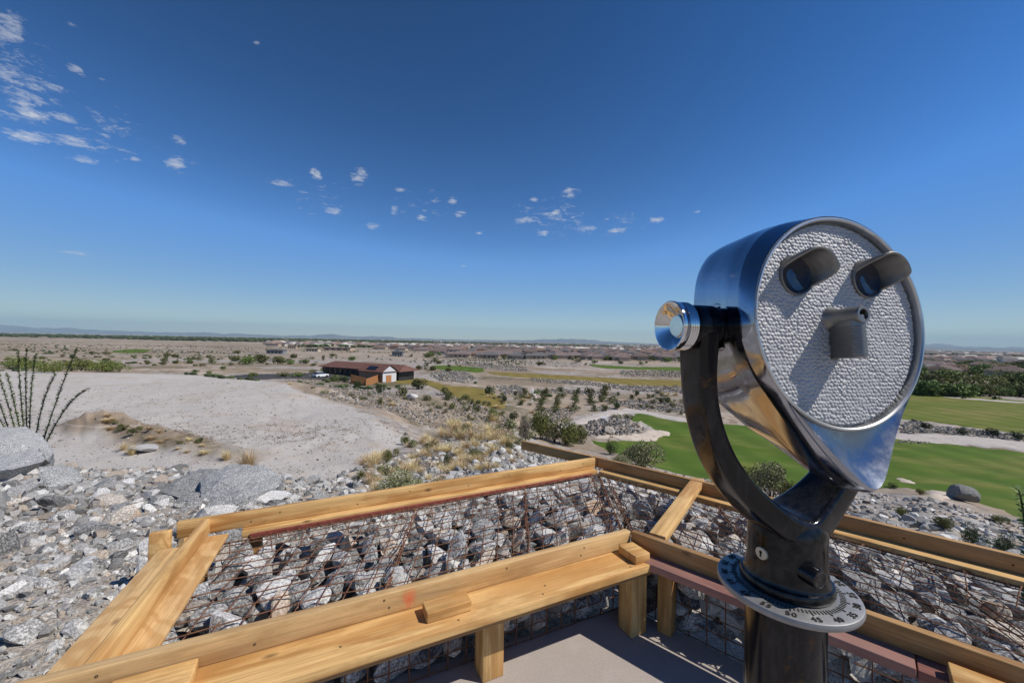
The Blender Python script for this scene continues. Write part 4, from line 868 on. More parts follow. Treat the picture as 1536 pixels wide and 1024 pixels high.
# keep individuals: largest in the picture
ang = SLA[:, 2]/np.hypot(SLA[:, 0], SLA[:, 1]); zz = terr(SLA[:, 0], SLA[:, 1])
infm = np.array([infr(a, b_, c_, 0) for a, b_, c_ in zip(SLA[:, 0], SLA[:, 1], zz)]); order = np.argsort(-np.where(infm, ang, 0))
big = order[:290]; small = order[290:]
for i in big:
    x, y, s_ = SLA[i]; cl = ['rock_grey', 'rock_dark', 'rock_white', 'rock_tan'][rng.choice(4, p=[.42, .16, .30, .12])]
    side = 'slope below the right frame' if x > .6 else ('slope behind the back frame' if x > -1.0 and y > 2.5 else 'rubble slope on the left')
    stone('rock', (x, y, zz[i]+s_*.12), s_, cl, f'{CN[cl]} loose rock lying on the {side}', 'rock', f'{CN[cl]} loose rocks on the {side}', .35)
P = np.stack([SLA[small, 0], SLA[small, 1], zz[small]+SLA[small, 2]*.12], 1); pr = np.array([.17, .18, .10, .14, .09, .12, .10, .10]); pr /= pr.sum()
tag(link('rubble', merged_rocks('rubble', P, SLA[small, 2], M['rubble'], .4, pr)), 'small grey and white rubble covering the hillside', 'rubble', None, 'stuff')
SMA = np.concatenate(SM); zs_ = terr(SMA[:, 0], SMA[:, 1]); P = np.stack([SMA[:, 0], SMA[:, 1], zs_+SMA[:, 2]*.15], 1)
tag(link('gravel', merged_rocks('gravel', P, SMA[:, 2], M['rubble'], .5, [.14, .16, .08, .14, .1, .18, .08, .12], SHG)), 'fine broken stone chips between the hillside rocks', 'gravel', None, 'stuff')
zb = terr(BR[:, 0], BR[:, 1]); P = np.stack([BR[:, 0], BR[:, 1], zb+BR[:, 2]*.12], 1); tag(link('rubble', merged_rocks('rubble', P, BR[:, 2], M['farrubble'], .5, [.2, .16, .14, .06, .04, .2, .12, .08], SHG)), 'far bands of grey boulders beside the golf course', 'rubble', None, 'stuff')
# boulders
def boulder(px, py, wpx, hpx, label, seed, dp=1., mat='boulder', rz=0., tilt=0., lo=.45, hi=.8, npl=10, sink=.25, dist=None):
    p = hit(px, py) if dist is None else Vector((ray(px, py)[0]*dist, dist, float(terr(ray(px, py)[0]*dist, dist)[0])))
    g = np.random.default_rng(seed); w_ = wpx*p.y/F/2; h_ = hpx*p.y/F/2
    v, f = rockshape(I3, npl, lo, hi, (1, dp, 1), g, .05); v = v/np.abs(v).max(0); v = v*np.array([w_, w_*dp, h_*1.15]); me = npmesh('boulder', v, f, M[mat], False)
    return tag(link('boulder', me, None, (p.x, p.y+w_*dp*.3, p.z+h_*(1-sink)), (tilt, 0, rz)), label, 'boulder', 'large boulders on the slope')
def hull_boulder(pts, label, mat='boulder', sub=4, amp=.012, seed=1, near=1.):
    """convex block from corner points (pixel column, row, distance); the rest of the block runs into the ground behind"""
    W_ = [Vector((ray(a, b_)[0]*d, d, H-ray(a, b_)[1]*d)) for a, b_, d in [(p[0], p[1], p[2]*near) for p in pts]]; c = sum(W_, Vector())/len(W_)
    bm = bmesh.new(); [bm.verts.new(p-c) for p in W_]; bmesh.ops.convex_hull(bm, input=bm.verts)
    bmesh.ops.delete(bm, geom=[v for v in bm.verts if not v.link_faces], context='VERTS'); bmesh.ops.triangulate(bm, faces=bm.faces)
    for _ in range(sub): bmesh.ops.subdivide_edges(bm, edges=bm.edges[:], cuts=1, use_grid_fill=True)
    bm.normal_update(); co = np.array([v.co[:] for v in bm.verts])+seed*3.1
    dsp = vnoise(co[:, 0]*3+co[:, 2]*2, co[:, 1]*3-co[:, 2])*1.6+vnoise(co[:, 0]*9+co[:, 2]*5, co[:, 1]*9+co[:, 2]*7)*.8+vnoise(co[:, 0]*24, co[:, 1]*24+co[:, 2]*20)*.4
    nn = [v.normal.copy() for v in bm.verts]
    for v, n_, d_ in zip(bm.verts, nn, dsp): v.co += n_*float(d_)*amp*2.2
    me = bpy.data.meshes.new('boulder'); bm.to_mesh(me); bm.free(); me.materials.append(M[mat])
    return tag(link('boulder', me, None, c), label, 'boulder', 'large boulders on the slope')
hull_boulder([(343, 696, 6.9), (398, 699, 7.0), (427, 716, 6.7), (420, 730, 6.4), (376, 744, 5.6), (330, 722, 6.0), (304, 716, 6.4), (412, 737, 6.5), (385, 765, 5.9), (372, 772, 5.6), (318, 778, 5.4), (296, 766, 5.5), (300, 745, 5.7), (420, 760, 7.4), (300, 790, 6.9)], 'big split grey boulder behind the back frame, above the gabion', seed=2, near=.71)
hull_boulder([(262, 722, 6.4), (300, 704, 6.9), (345, 702, 7.0), (330, 722, 6.3), (312, 745, 5.9), (284, 752, 5.8), (262, 744, 5.9), (240, 738, 6.1), (270, 775, 6.6), (340, 775, 6.9)], 'grey slab boulder left of the big split boulder', seed=3, near=.72)
hull_boulder([(-60, 642, 8.8), (36, 641, 8.9), (48, 644, 8.7), (74, 666, 8.3), (80, 679, 8.1), (60, 672, 7.7), (0, 660, 7.6), (-60, 664, 7.6), (70, 690, 7.8), (0, 686, 7.4), (-60, 690, 7.4), (82, 700, 8.6), (-60, 705, 8.8)], 'broad pale grey boulder in front of the ocotillo', seed=5)
hull_boulder([(-40, 688, 6.9), (0, 684, 7.0), (58, 672, 7.2), (72, 684, 6.9), (66, 692, 6.6), (20, 704, 6.3), (-40, 712, 6.2), (60, 702, 6.7), (10, 722, 6.4), (-40, 726, 6.3)], 'pale greenish boulder below the broad boulder at the left edge', seed=7, near=.9)
hull_boulder([(60, 700, 5.6), (68, 699, 6.0), (112, 698, 6.1), (126, 716, 5.8), (78, 730, 5.4), (60, 734, 5.35), (116, 726, 5.7), (74, 742, 5.5), (120, 738, 5.9)], 'wedge shaped grey boulder alone in the left rubble', seed=9, near=.88)
boulder(1450, 754, 44, 26, 'dark rounded boulder beside the sand bunker', 17, .8, mat='rock_dark', rz=.4)
boulder(212, 678, 42, 12, 'flat white rock on the crest of the rubble', 31, .7, mat='rock_white')
boulder(405, 772, 52, 16, 'pinkish white rock just behind the back frame board', 33, .7, mat='rock_white', dist=4.2)
boulder(908, 622+10, 16, 9, 'white boulder on top of the rock mound', 41, .8, mat='rock_white'); boulder(912, 650, 20, 11, 'tan boulder low on the rock mound', 43, .8, mat='rock_tan')
boulder(618, 601, 18, 11, 'white boulder on the bank below the building', 45, .8, mat='rock_white')

# ---------------------------------------------------------------- plants
def leaves(n, rx, ry, rz_, size, shell=.5, g=rng, up=.3, lump=5, droop=0.):
    """leaf-card cloud: triangles grouped into lumps inside an ellipsoid standing on z=0"""
    c = g.normal(size=(lump, 3)); c /= np.linalg.norm(c, axis=1)[:, None]; c *= g.uniform(.25, .72, (lump, 1)); c[:, 2] = np.abs(c[:, 2])*1.1-.15
    lr = g.uniform(.32, .55, lump)
    k = g.integers(0, lump, n); d = g.normal(size=(n, 3)); d /= np.linalg.norm(d, axis=1)[:, None]; p = c[k]+d*(lr[k]*g.uniform(shell, 1, n)**.5)[:, None]
    p[:, 2] = (p[:, 2]+.55)/1.5; p = p*np.array([rx, ry, rz_]); p[:, 2] = np.maximum(p[:, 2], size*.3)
    a = g.normal(size=(n, 3)); a /= np.linalg.norm(a, axis=1)[:, None]; b_ = np.cross(a, g.normal(size=(n, 3))); b_ /= np.linalg.norm(b_, axis=1)[:, None]
    s = size*g.uniform(.6, 1.4, n)[:, None]
    V = np.stack([p-a*s*.5, p+b_*s*.32, p+a*s*.5, p-b_*s*.32], 1).reshape(-1, 3); Fq = np.arange(4*n).reshape(n, 4); t = np.repeat(g.uniform(0, 1, n)*.7+g.uniform(0, .3, lump)[k], 4)
    return V, Fq, t
def stems(n, rx, rz_, r, g=rng, spread=.6):
    b = MB()
    for _ in range(n):
        a = g.uniform(0, 6.28); l = g.uniform(.5, .95); ex, ey = math.cos(a)*rx*spread*g.uniform(.3, 1), math.sin(a)*rx*spread*g.uniform(.3, 1)
        b.tube([(0, 0, -.05*rz_), (ex*.35+g.normal()*.03*rx, ey*.35, rz_*.35*l), (ex, ey, rz_*l)], [r, r*.7, r*.25], 5)
    return b
PROT = {}
def shrub_proto(key, mat, n, rx, rz_, size, nst=6, sr=.02, variants=3, lump=6, shell=.4):
    PROT[key] = []
    for k in range(variants):
        V, Fq, t = leaves(n, rx, rx, rz_, size, shell, lump=lump); PROT[key].append((npmesh(key, V, Fq, M[mat], False, t), stems(nst, rx, rz_, sr).mesh(key+'_stem', M['bark'], smooth=True)))
shrub_proto('olive_shrub', 'olive', 420, .55, 1., .11)
shrub_proto('dark_shrub', 'dkgreen', 520, .52, 1., .10)
shrub_proto('bright_shrub', 'brightgreen', 420, .62, 1., .11)
shrub_proto('palo_shrub', 'hedgegreen', 620, .85, 1., .09, 7, .018, lump=7)
shrub_proto('pale_bush', 'palegreen', 3600, .75, 1., .05, 22, .008, 2, 9)
shrub_proto('green_bush', 'palo', 3000, .66, 1., .055, 18, .009, 2, 8)
shrub_proto('near_dark_bush', 'dkgreen', 2400, .6, 1., .045, 14, .009, 2, 7)
shrub_proto('grey_bush', 'deadtwig', 2400, .5, 1., .045, 30, .007, 2, 8)
shrub_proto('pale_small', 'palegreen', 420, .6, 1., .12)
shrub_proto('tree_olive', 'olive', 900, .62, 1., .11, 3, .03, 3, 9)
shrub_proto('tree_dark', 'treegreen', 900, .62, 1., .11, 3, .03, 3, 9)
def grass_proto(key, mat, n, rad, variants=4, wd=.012):
    PROT[key] = []
    for k in range(variants):
        a = rng.uniform(0, 6.28, n); r0 = rad*.25*rng.uniform(0, 1, n); ln = rng.uniform(.3, 1., n); le = rng.uniform(.05, 1., n)**.8*rad; ln = ln*(1-.45*le/rad)
        bx, by = r0*np.cos(a), r0*np.sin(a); tx, ty = bx+le*np.cos(a+rng.normal(0, .5, n)), by+le*np.sin(a+rng.normal(0, .5, n)); mx, my = (bx*.6+tx*.4), (by*.6+ty*.4); px_, py_ = -np.sin(a)*wd, np.cos(a)*wd
        V = np.stack([np.stack([bx-px_, by-py_, bx*0], 1), np.stack([bx+px_, by+py_, bx*0], 1), np.stack([mx+px_*.7, my+py_*.7, ln*.6], 1), np.stack([mx-px_*.7, my-py_*.7, ln*.6], 1), np.stack([tx, ty, ln], 1)], 1).reshape(-1, 3)
        i = np.arange(n)*5; PROT[key].append((npmesh(key, V, [np.stack([i, i+1, i+2, i+3], 1), np.stack([i+3, i+2, i+4], 1)], M[mat], False, np.repeat(rng.uniform(0, 1, n), 5)), None))
grass_proto('dry_grass', 'drygrass', 300, 1.0, 5, .010); grass_proto('green_tuft', 'brightgreen', 300, .6, 2, .012)
def plant(key, px, py, hpx, label, cat, name, group=None, wide=1., p=None, stem=None):
    p = p or hit(px, py); me, sm = PROT[key][int(rng.integers(len(PROT[key])))]; h = hpx*p.y/F; rz = rng.uniform(0, 6.28)
    if sm and hpx >= 9:
        e = empty(name, (p.x, p.y, p.z-.02*h), rz); e.scale = (h*wide, h*wide, h); link('foliage' if 'tree' not in name else 'crown', me, e); link('stems' if 'tree' not in name else 'trunk', sm, e); return tag(e, label, cat, group)
    o = link(name, me, None, (p.x, p.y, p.z-.02*h), (0, 0, rz)); o.scale = (h*wide, h*wide, h); return tag(o, label, cat, group)
# planted rows in the valley
rows = [[(788, 592), (783, 600), (781, 608)], [(816, 593), (813, 600), (810, 607), (808, 616)], [(842, 588), (840, 598), (838, 606), (836, 612), (834, 619)], [(864, 591), (865, 599), (862, 605), (860, 613)], [(886, 591), (885, 599), (885, 607)], [(911, 586), (908, 590), (905, 596), (903, 603)]]
ordn = ['leftmost', 'second', 'third', 'fourth', 'fifth', 'rightmost']
for k, rw in enumerate(rows):
    for px, py in rw: plant('olive_shrub', px+rng.normal(), py, rng.uniform(11, 14.5), f'small olive shrub planted in the {ordn[k]} row of the valley slope', 'shrub', 'shrub', f'shrubs of the {ordn[k]} planted row', 1.1)
SP = [('dark_shrub', 733, 594, 20, 1., 'dense dark round tree on the brown lawn', 'tree'), ('dark_shrub', 757, 603, 13, 1.2, 'dark shrub at the right tip of the brown lawn', 'shrub'), ('bright_shrub', 740, 627, 18, 1.2, 'bushy green shrub below the brown lawn', 'shrub'), ('dark_shrub', 771, 632, 17, 1.1, 'dark grey green shrub left of the cart path', 'shrub'), ('dark_shrub', 774, 594, 9, 1., 'small dark shrub beside the boulder heap and path', 'shrub'),
 ('olive_shrub', 893, 617, 12, 1.3, 'left shrub of three behind the rock mound', 'shrub'), ('olive_shrub', 908, 616, 13, 1.3, 'middle shrub of three behind the rock mound', 'shrub'), ('dark_shrub', 926, 614, 14, 1.2, 'right darkest shrub of three behind the rock mound', 'shrub'), ('olive_shrub', 925, 627, 8, 2., 'low spreading shrub on the near edge of the green', 'shrub'), ('olive_shrub', 942, 628, 9, 1.7, 'low dark shrub touching the putting green edge', 'shrub'),
 ('dark_shrub', 955, 594, 11, 1.1, 'dark shrub on the rocky bank behind the green', 'shrub'), ('olive_shrub', 947, 599, 10, 1., 'thin olive shrub left of the bank shrub', 'shrub'), ('dark_shrub', 992, 605, 11, 1.1, 'round dark shrub left of a pair near the yoke', 'shrub'), ('dark_shrub', 1001, 604, 11, 1.1, 'round dark shrub right of a pair near the yoke', 'shrub'),
 ('olive_shrub', 1021, 622, 8, 1.2, 'small shrub on the path edge beside the yoke arm', 'shrub'), ('olive_shrub', 1003, 619, 8, 1.1, 'small shrub on the path edge behind the green', 'shrub'), ('olive_shrub', 1009, 612, 8, 1., 'small upright shrub among rocks by the yoke', 'shrub'), ('olive_shrub', 979, 614, 8, 1.1, 'small shrub above the path curve', 'shrub'), ('olive_shrub', 971, 612, 8, 1.1, 'small shrub left above the path curve', 'shrub'), ('olive_shrub', 962, 613, 8, 1.1, 'small shrub at the path bend', 'shrub'), ('olive_shrub', 927, 594, 8, .9, 'thin shrub right of the planted rows', 'shrub'),
 ('dark_shrub', 537, 582, 14, 1.2, 'dark shrub in front of the dark fence side', 'shrub'), ('dark_shrub', 569, 591, 20, .9, 'tall dark shrub in front of the bright fence side', 'shrub'), ('olive_shrub', 603, 594, 20, 1., 'tall grey green shrub right of the white gable', 'shrub'), ('dark_shrub', 626, 584, 20, 1.4, 'large dense dark tree on the lawn by the building', 'tree'), ('olive_shrub', 641, 601, 13, 1., 'shrub on the bank below the large dense tree', 'shrub'), ('olive_shrub', 666, 593, 16, .9, 'upright olive shrub at the lawn edge', 'shrub'), ('olive_shrub', 672, 600, 18, 1.1, 'olive shrub at the lower lawn edge', 'shrub'), ('olive_shrub', 679, 614, 14, 1., 'olive shrub on the bank below the lawn', 'shrub'), ('olive_shrub', 698, 600, 12, 1., 'grey shrub inside the brown lawn', 'shrub'), ('olive_shrub', 707, 607, 11, 1., 'grey shrub at the bottom of the brown lawn', 'shrub'), ('olive_shrub', 716, 618, 12, 1., 'small shrub between lawn and shoulder grass', 'shrub'),
 ('tree_dark', 528, 541, 9, 1., 'dark tree rising behind the long brown roof', 'tree'), ('olive_shrub', 485, 541, 12, .4, 'thin palm like tree left behind the brown roof', 'tree'), ('bright_shrub', 500, 572, 11, 1.8, 'spreading green shrub by the parked car', 'shrub'), ('dark_shrub', 517, 574, 13, 1.3, 'dark shrub left of the timber fence', 'shrub'), ('bright_shrub', 512, 560, 11, 1.9, 'bright green shrub in front of the dark long wall', 'shrub'), ('bright_shrub', 487, 557, 8, 1.6, 'low bright shrub at the left end of the long wall', 'shrub'),
 ('tree_olive', 609, 556, 9, 1.3, 'olive tree right of the building roof', 'tree'), ('tree_olive', 628, 554, 8, 1.4, 'green tree second right of the building', 'tree'), ('tree_olive', 648, 556, 9, 1.5, 'green tree at the start of the tee strip', 'tree'), ('tree_olive', 672, 558, 7, 1.5, 'small tree on the tee strip', 'tree'),
 ('bright_shrub', 294, 560, 8, 1.4, 'left of two round green shrubs on the pad edge', 'shrub'), ('bright_shrub', 313, 561, 6, 1.5, 'right of two round green shrubs on the pad edge', 'shrub'), ('bright_shrub', 334, 555, 8, 1.2, 'single green shrub beyond the two round shrubs', 'shrub'), ('olive_shrub', 319, 546, 13, 1., 'tall olive tree beyond the pad edge', 'tree'), ('tree_olive', 353, 542, 10, 1.3, 'olive tree left of the twin grey trees', 'tree'), ('tree_dark', 372, 547, 15, 1.2, 'left of the twin grey green trees', 'tree'), ('tree_olive', 390, 545, 16, 1.2, 'right of the twin grey green trees', 'tree'), ('tree_olive', 417, 546, 13, 1., 'tree in front of the grey modern house', 'tree'), ('tree_dark', 436, 547, 9, 1.2, 'dark tree right of the modern house', 'tree'), ('tree_olive', 456, 546, 10, 1.3, 'tree left of the long brown roof', 'tree'), ('bright_shrub', 378, 566, 10, 1.6, 'yellow green shrub beside the asphalt', 'shrub'), ('bright_shrub', 427, 566, 9, 2., 'low green shrub left beside the asphalt', 'shrub'), ('bright_shrub', 447, 566, 9, 2., 'low green shrub right beside the asphalt', 'shrub'), ('tree_olive', 284, 546, 8, 1.4, 'green tree at the pad edge left of the tall olive', 'tree'), ('tree_olive', 265, 546, 8, 1.3, 'green tree at the left of the pad edge gap', 'tree'), ('olive_shrub', 304, 550, 7, 1.5, 'low shrub below the tall olive tree', 'shrub'), ('tree_olive', 355, 531, 7, 1.3, 'far olive tree above the twin trees', 'tree'), ('dark_shrub', 110, 538, 9, 1.1, 'dark far bush behind the ocotillo canes', 'shrub'), ('olive_shrub', 220, 547, 9, 1.2, 'bush right of the hedge trees', 'shrub'), ('olive_shrub', 245, 545, 9, 1.3, 'second bush right of the hedge trees', 'shrub'), ('olive_shrub', 137, 531, 5, 2., 'low far bush above the hedge trees', 'shrub'), ('olive_shrub', 22, 527, 5, 1.6, 'low far bush at the left edge', 'shrub'), ('olive_shrub', 470, 560, 8, 1.4, 'olive shrub near the white car', 'shrub')]
for key, px, py, h, wd, lab, cat in SP: plant(key, px, py, h, lab, cat, 'tree' if cat == 'tree' else 'shrub', None, wd)
for k, (px, py, h) in enumerate([(-30, 556, 20), (19, 555, 19), (45, 553, 15), (73, 560, 20), (95, 555, 16), (115, 559, 19), (135, 558, 19), (153, 558, 19), (172, 559, 19)]):
    for j in range(2): plant('palo_shrub', px+(-7, 7)[j], py-rng.uniform(0, 3), h*rng.uniform(.8, 1.05), 'yellow green palo verde tree in the hedge along the far pad edge', 'tree', 'tree', 'palo verde trees along the far edge of the pad', 1.)
NB = [('pale_bush', 832, 664, 30, .9, 'pale grassy bush between the two mid green bushes'), ('green_bush', 872, 664, 24, 1.0, 'low olive bush just above the far frame corner'), ('pale_bush', 930, 700, 22, 1.3, 'low pale bush hugging the outer right frame'), ('pale_bush', 1085, 745, 30, 1.2, 'low pale bush behind the frame beside the crossbar'), ('green_bush', 1120, 742, 44, .9, 'green bush left of the pale bush inside the yoke'), ('green_bush', 812, 660, 48, 0.78, 'tall airy green bush left of the mid bushes, behind the back corner'), ('grey_bush', 788, 662, 46, .55, 'grey brown dead bush above the frame tail'), ('green_bush', 850, 668, 44, 1.01, 'wide airy green bush behind the far frame corner'), ('near_dark_bush', 915, 682, 26, .75, 'dark green round bush on the green above the frame corner'), ('pale_bush', 962, 702, 48, 1.06, 'big pale tan green bush behind the outer right frame'), ('pale_bush', 1158, 752, 62, .9, 'pale green bush seen through the viewer yoke'), ('green_bush', 1190, 760, 40, .8, 'green bush half hidden behind the viewer yoke'),
 ('green_bush', 1415, 795, 22, .9, 'small bright bush low on the right rubble slope'), ('near_dark_bush', 1459, 818, 34, .85, 'dark green bush above the right frame'), ('near_dark_bush', 1503, 832, 36, .9, 'dark green bush at the right end of the frame'), ('green_bush', 1500, 786, 14, 1.2, 'low olive bush near the fairway edge at right'), ('near_dark_bush', 1338, 732, 10, 1.4, 'small dark bush beside the small bunker'), ('green_bush', 1380, 742, 9, 1.4, 'little bush between the two small bunkers'), ('green_bush', 1353, 775, 14, 1.2, 'little bush among pale rocks near the viewer'), ('dark_shrub', 1388, 644, 12, 1.4, 'dark shrub on the rocky strip nearest the viewer head'), ('dark_shrub', 1443, 652, 11, 1.5, 'second dark shrub on the rocky strip'), ('dark_shrub', 1487, 653, 13, 1.6, 'third dark shrub on the rocky strip'), ('dark_shrub', 1526, 659, 14, 1.4, 'fourth dark shrub on the rocky strip'), ('dark_shrub', 1369, 633, 5, 1.4, 'tiny shrub left on the rocky strip'), ('dark_shrub', 1446, 599, 5, 1.5, 'small mound bush on the far path'), ('dark_shrub', 1494, 600, 7, 1.8, 'wide mound bush on the far path'),
 ('near_dark_bush', 672, 700, 28, .75, 'round dark green bush in the middle of the shoulder grass'), ('pale_bush', 600, 742, 40, 1.5, 'low sprawling pale bush just behind the back frame'), ('green_tuft', 541, 722, 26, .8, 'bright green tuft at the left of the shoulder'), ('green_bush', 608, 668, 16, .8, 'small olive bush on the pad edge of the shoulder'), ('green_bush', 580, 698, 26, .6, 'olive green bush among the blond grass'), ('green_bush', 715, 693, 20, .8, 'yellow green bush right of the dark bush'), ('green_bush', 700, 652, 18, .9, 'olive grey bush at the top of the shoulder'), ('green_bush', 762, 678, 18, .7, 'small green bush left of the frame tail'), ('near_dark_bush', 749, 645, 13, 1., 'dark low bush at the upper right of the shoulder'), ('dark_shrub', 1420, 590, 4, 1.5, 'low hedge bush in front of the far trees')]
for key, px, py, h, wd, lab in NB: plant(key, px, py, h, lab, 'shrub' if 'tuft' not in key else 'grass tuft', 'shrub' if 'tuft' not in key else 'grass_tuft', None, wd)
dg = [(560, 702, 40), (548, 700, 34), (572, 694, 34), (640, 688, 30), (625, 700, 26), (648, 672, 28), (655, 680, 24), (675, 658, 32), (690, 660, 34), (664, 655, 26), (700, 675, 30), (712, 672, 28), (690, 685, 24), (722, 660, 24), (735, 658, 24), (745, 662, 22), (728, 672, 16), (694, 706, 30), (720, 708, 22), (744, 704, 20), (730, 684, 14), (770, 696, 16), (757, 690, 14), (600, 700, 22), (612, 712, 24), (630, 714, 26), (590, 716, 22), (658, 700, 18), (562, 735, 24), (640, 660, 18), (705, 640, 16), (720, 645, 14), (776, 668, 14), (745, 640, 12), (768, 655, 14), (556, 745, 16), (571, 712, 26), (645, 700, 16), (782, 690, 12)]
for px, py, h in dg: plant('dry_grass', px, py, h*.85, 'blond dry grass clump on the stony shoulder behind the back frame', 'grass clump', 'grass_clump', 'dry grass clumps on the shoulder', .8)
dg2 = 0
while dg2 < 85:
    px, py = rng.uniform(535, 800), rng.uniform(630, 745)
    if not pip(px, py, [(535, 745), (545, 690), (640, 660), (690, 628), (760, 618), (800, 650), (780, 690), (660, 735)]): continue
    dg2 += 1; plant(rng.choice(['dry_grass', 'dry_grass', 'dry_grass', 'pale_small']), px, py, rng.uniform(12, 26), 'golden tuft scattered over the stony shoulder behind the back frame', 'grass clump', 'grass_clump', 'golden tufts on the shoulder', rng.uniform(.8, 1.2))
nsb = 0
while nsb < 120:
    px, py = rng.uniform(430, 1060), rng.uniform(575, 640)
    if not (pip(px, py, [(430, 576), (560, 590), (700, 600), (760, 592), (1060, 588), (1060, 612), (930, 605), (830, 625), (760, 640), (700, 632), (600, 612), (470, 590)])): continue
    nsb += 1; plant(rng.choice(['olive_shrub', 'pale_small', 'pale_small', 'dry_grass']), px, py, rng.uniform(4, 9), 'small scrub bush scattered on the stony valley slope', 'shrub', 'shrub', 'small scrub on the valley slope', rng.uniform(1., 1.6))
nsb = 0
while nsb < 70:
    px, py = rng.uniform(0, 1060), rng.uniform(534, 560)
    if pip(px, py, [(470, 540), (625, 540), (625, 582), (470, 582)]) or (px < 480 and py > 552) or (px > 640 and py > 552): continue
    nsb += 1; plant(rng.choice(['olive_shrub', 'pale_small', 'tree_olive']), px, py, rng.uniform(4, 9), 'desert bush on the flat plain beyond the pad', 'shrub', 'shrub', 'desert bushes on the flat plain', rng.uniform(1.1, 1.7))
for px, py, h, lab in [(372, 700, 40, 'tall wispy dry grass clump above the big split boulder'), (198, 682, 22, 'orange dry grass at the foot of the dirt mound'), (186, 675, 18, 'pale dry grass left at the foot of the dirt mound'), (340, 690, 22, 'thin dry grass left of the wispy clump')]: plant('dry_grass', px, py, h, lab, 'grass clump', 'grass_clump', None, .7)
for k in range(26):
    s = rng.uniform(0, 1); px, py = 138+s*170+rng.normal()*8, 628+s*46+rng.normal()*6; plant('dry_grass' if k % 3 else 'olive_shrub', px, py, rng.uniform(5, 10), 'low dry weed growing on the tan dirt mound', 'weed', 'weed', 'dry weeds on the dirt mound', 1.5)
x, y = scatter_xy(5200, lambda x, y: pip(x, y, padpoly), 22, 85, -1.05, -.05); zp = terr(x, y); rp = np.exp(rng.normal(math.log(.045), .5, len(x)))
tag(link('pebbles', merged_rocks('pebbles', np.stack([x, y, zp], 1), rp, M['farrubble'], .4, [.2, .16, .1, .14, .1, .14, .06, .1], SHG)), 'loose pebbles strewn over the graded gravel pad', 'pebbles', None, 'stuff')
# tiny weeds over the pad: nobody could count them
wv = []; wf = []; wt = []
x, y = scatter_xy(7000, lambda x, y: pip(x, y, padpoly) & (vnoise(x*.12, y*.12)+vnoise(x*.4, y*.4)*.6+rng.normal(size=len(x))*.15 > .12), 22, 85, -1.05, -.05)
z = terr(x, y); o = 0
for k in range(len(x)):
    for j in range(5):
        a = rng.uniform(0, 6.28); h = rng.uniform(.03, .11); r_ = rng.uniform(.03, .2); wv += [(x[k]+math.cos(a)*r_-.03, y[k]+math.sin(a)*r_, z[k]), (x[k]+math.cos(a)*r_+.03, y[k]+math.sin(a)*r_, z[k]), (x[k]+math.cos(a)*r_*1.8, y[k]+math.sin(a)*r_*1.8, z[k]+h)]; wf.append((o, o+1, o+2)); o += 3; wt += [rng.uniform(0, .6)]*3
tag(link('weeds', npmesh('weeds', np.array(wv), np.array(wf), M['padweed'], False, np.array(wt))), 'sparse dead weeds over the gravel pad', 'weeds', None, 'stuff')
# ocotillo
def ocotillo(base, canes, label, leaf=1.):
    e = empty('ocotillo', base); tag(e, label, 'ocotillo'); 
    for pts in canes:
        b = MB(); n = 26; P_ = []
        for k in range(n+1):
            t = k/n; q = [Vector(p) for p in pts]
            while len(q) > 1: q = [q[i].lerp(q[i+1], t) for i in range(len(q)-1)]
            P_.append(q[0])
        b.tube(P_, [.015*(1-.62*k/n) for k in range(n+1)], 6); c = b.build('cane', M['ocotillo'], e, smooth=True)
        V = []; T = []
        for k in range(4, n+1):
            for j in range(int(16*leaf)):
                p = P_[k].lerp(P_[k-1], rng.uniform()); a = rng.uniform(0, 6.28); el = rng.uniform(-.2, .9); d = Vector((math.cos(a), math.sin(a), el)).normalized(); s_ = rng.uniform(.035, .07); t_ = d.cross(Vector((0, 0, 1))).normalized()*s_*.35
                V += [p, p+d*s_*.5+t_, p+d*s_, p+d*s_*.5-t_]; T += [rng.uniform()]*4
        n4 = len(V)//4; link('leaves', npmesh('leaves', np.array([tuple(v) for v in V]), np.arange(n4*4).reshape(n4, 4), M['ocoleaf'], False, np.array(T)), c)
D = 9.2
def op(px, py, dd=0.): u, v = ray(px, py); return Vector((u*(D+dd), D+dd, H-v*(D+dd)))
ob_ = op(46, 655); ob_.z = float(terr(ob_.x, ob_.y)[0])
tips = [(-28, 528), (-5, 555), (27, 525), (40, 522), (54, 530), (83, 562), (116, 522), (133, 583), (10, 560), (-40, 575)]
mids = [(0, 610), (15, 610), (30, 600), (36, 590), (42, 590), (55, 605), (85, 590), (85, 605), (25, 610), (5, 620)]
ocotillo(ob_, [[Vector((0, 0, -.1)), op(*m, rng.normal()*.2)-ob_, op(*t, rng.normal()*.3)-ob_] for m, t in zip(mids, tips)], 'many caned green ocotillo behind the broad boulder at the left')
D = 3.4; q = op(1545, 800); q.z = float(terr(q.x, q.y)[0])
ocotillo(q, [[Vector((0, 0, 0)), op(1546, 790)-q, op(1528, 735)-q], [Vector((0, 0, 0)), op(1560, 800)-q, op(1575, 760)-q]], 'thin ocotillo cane tip at the right edge of the view', .4)

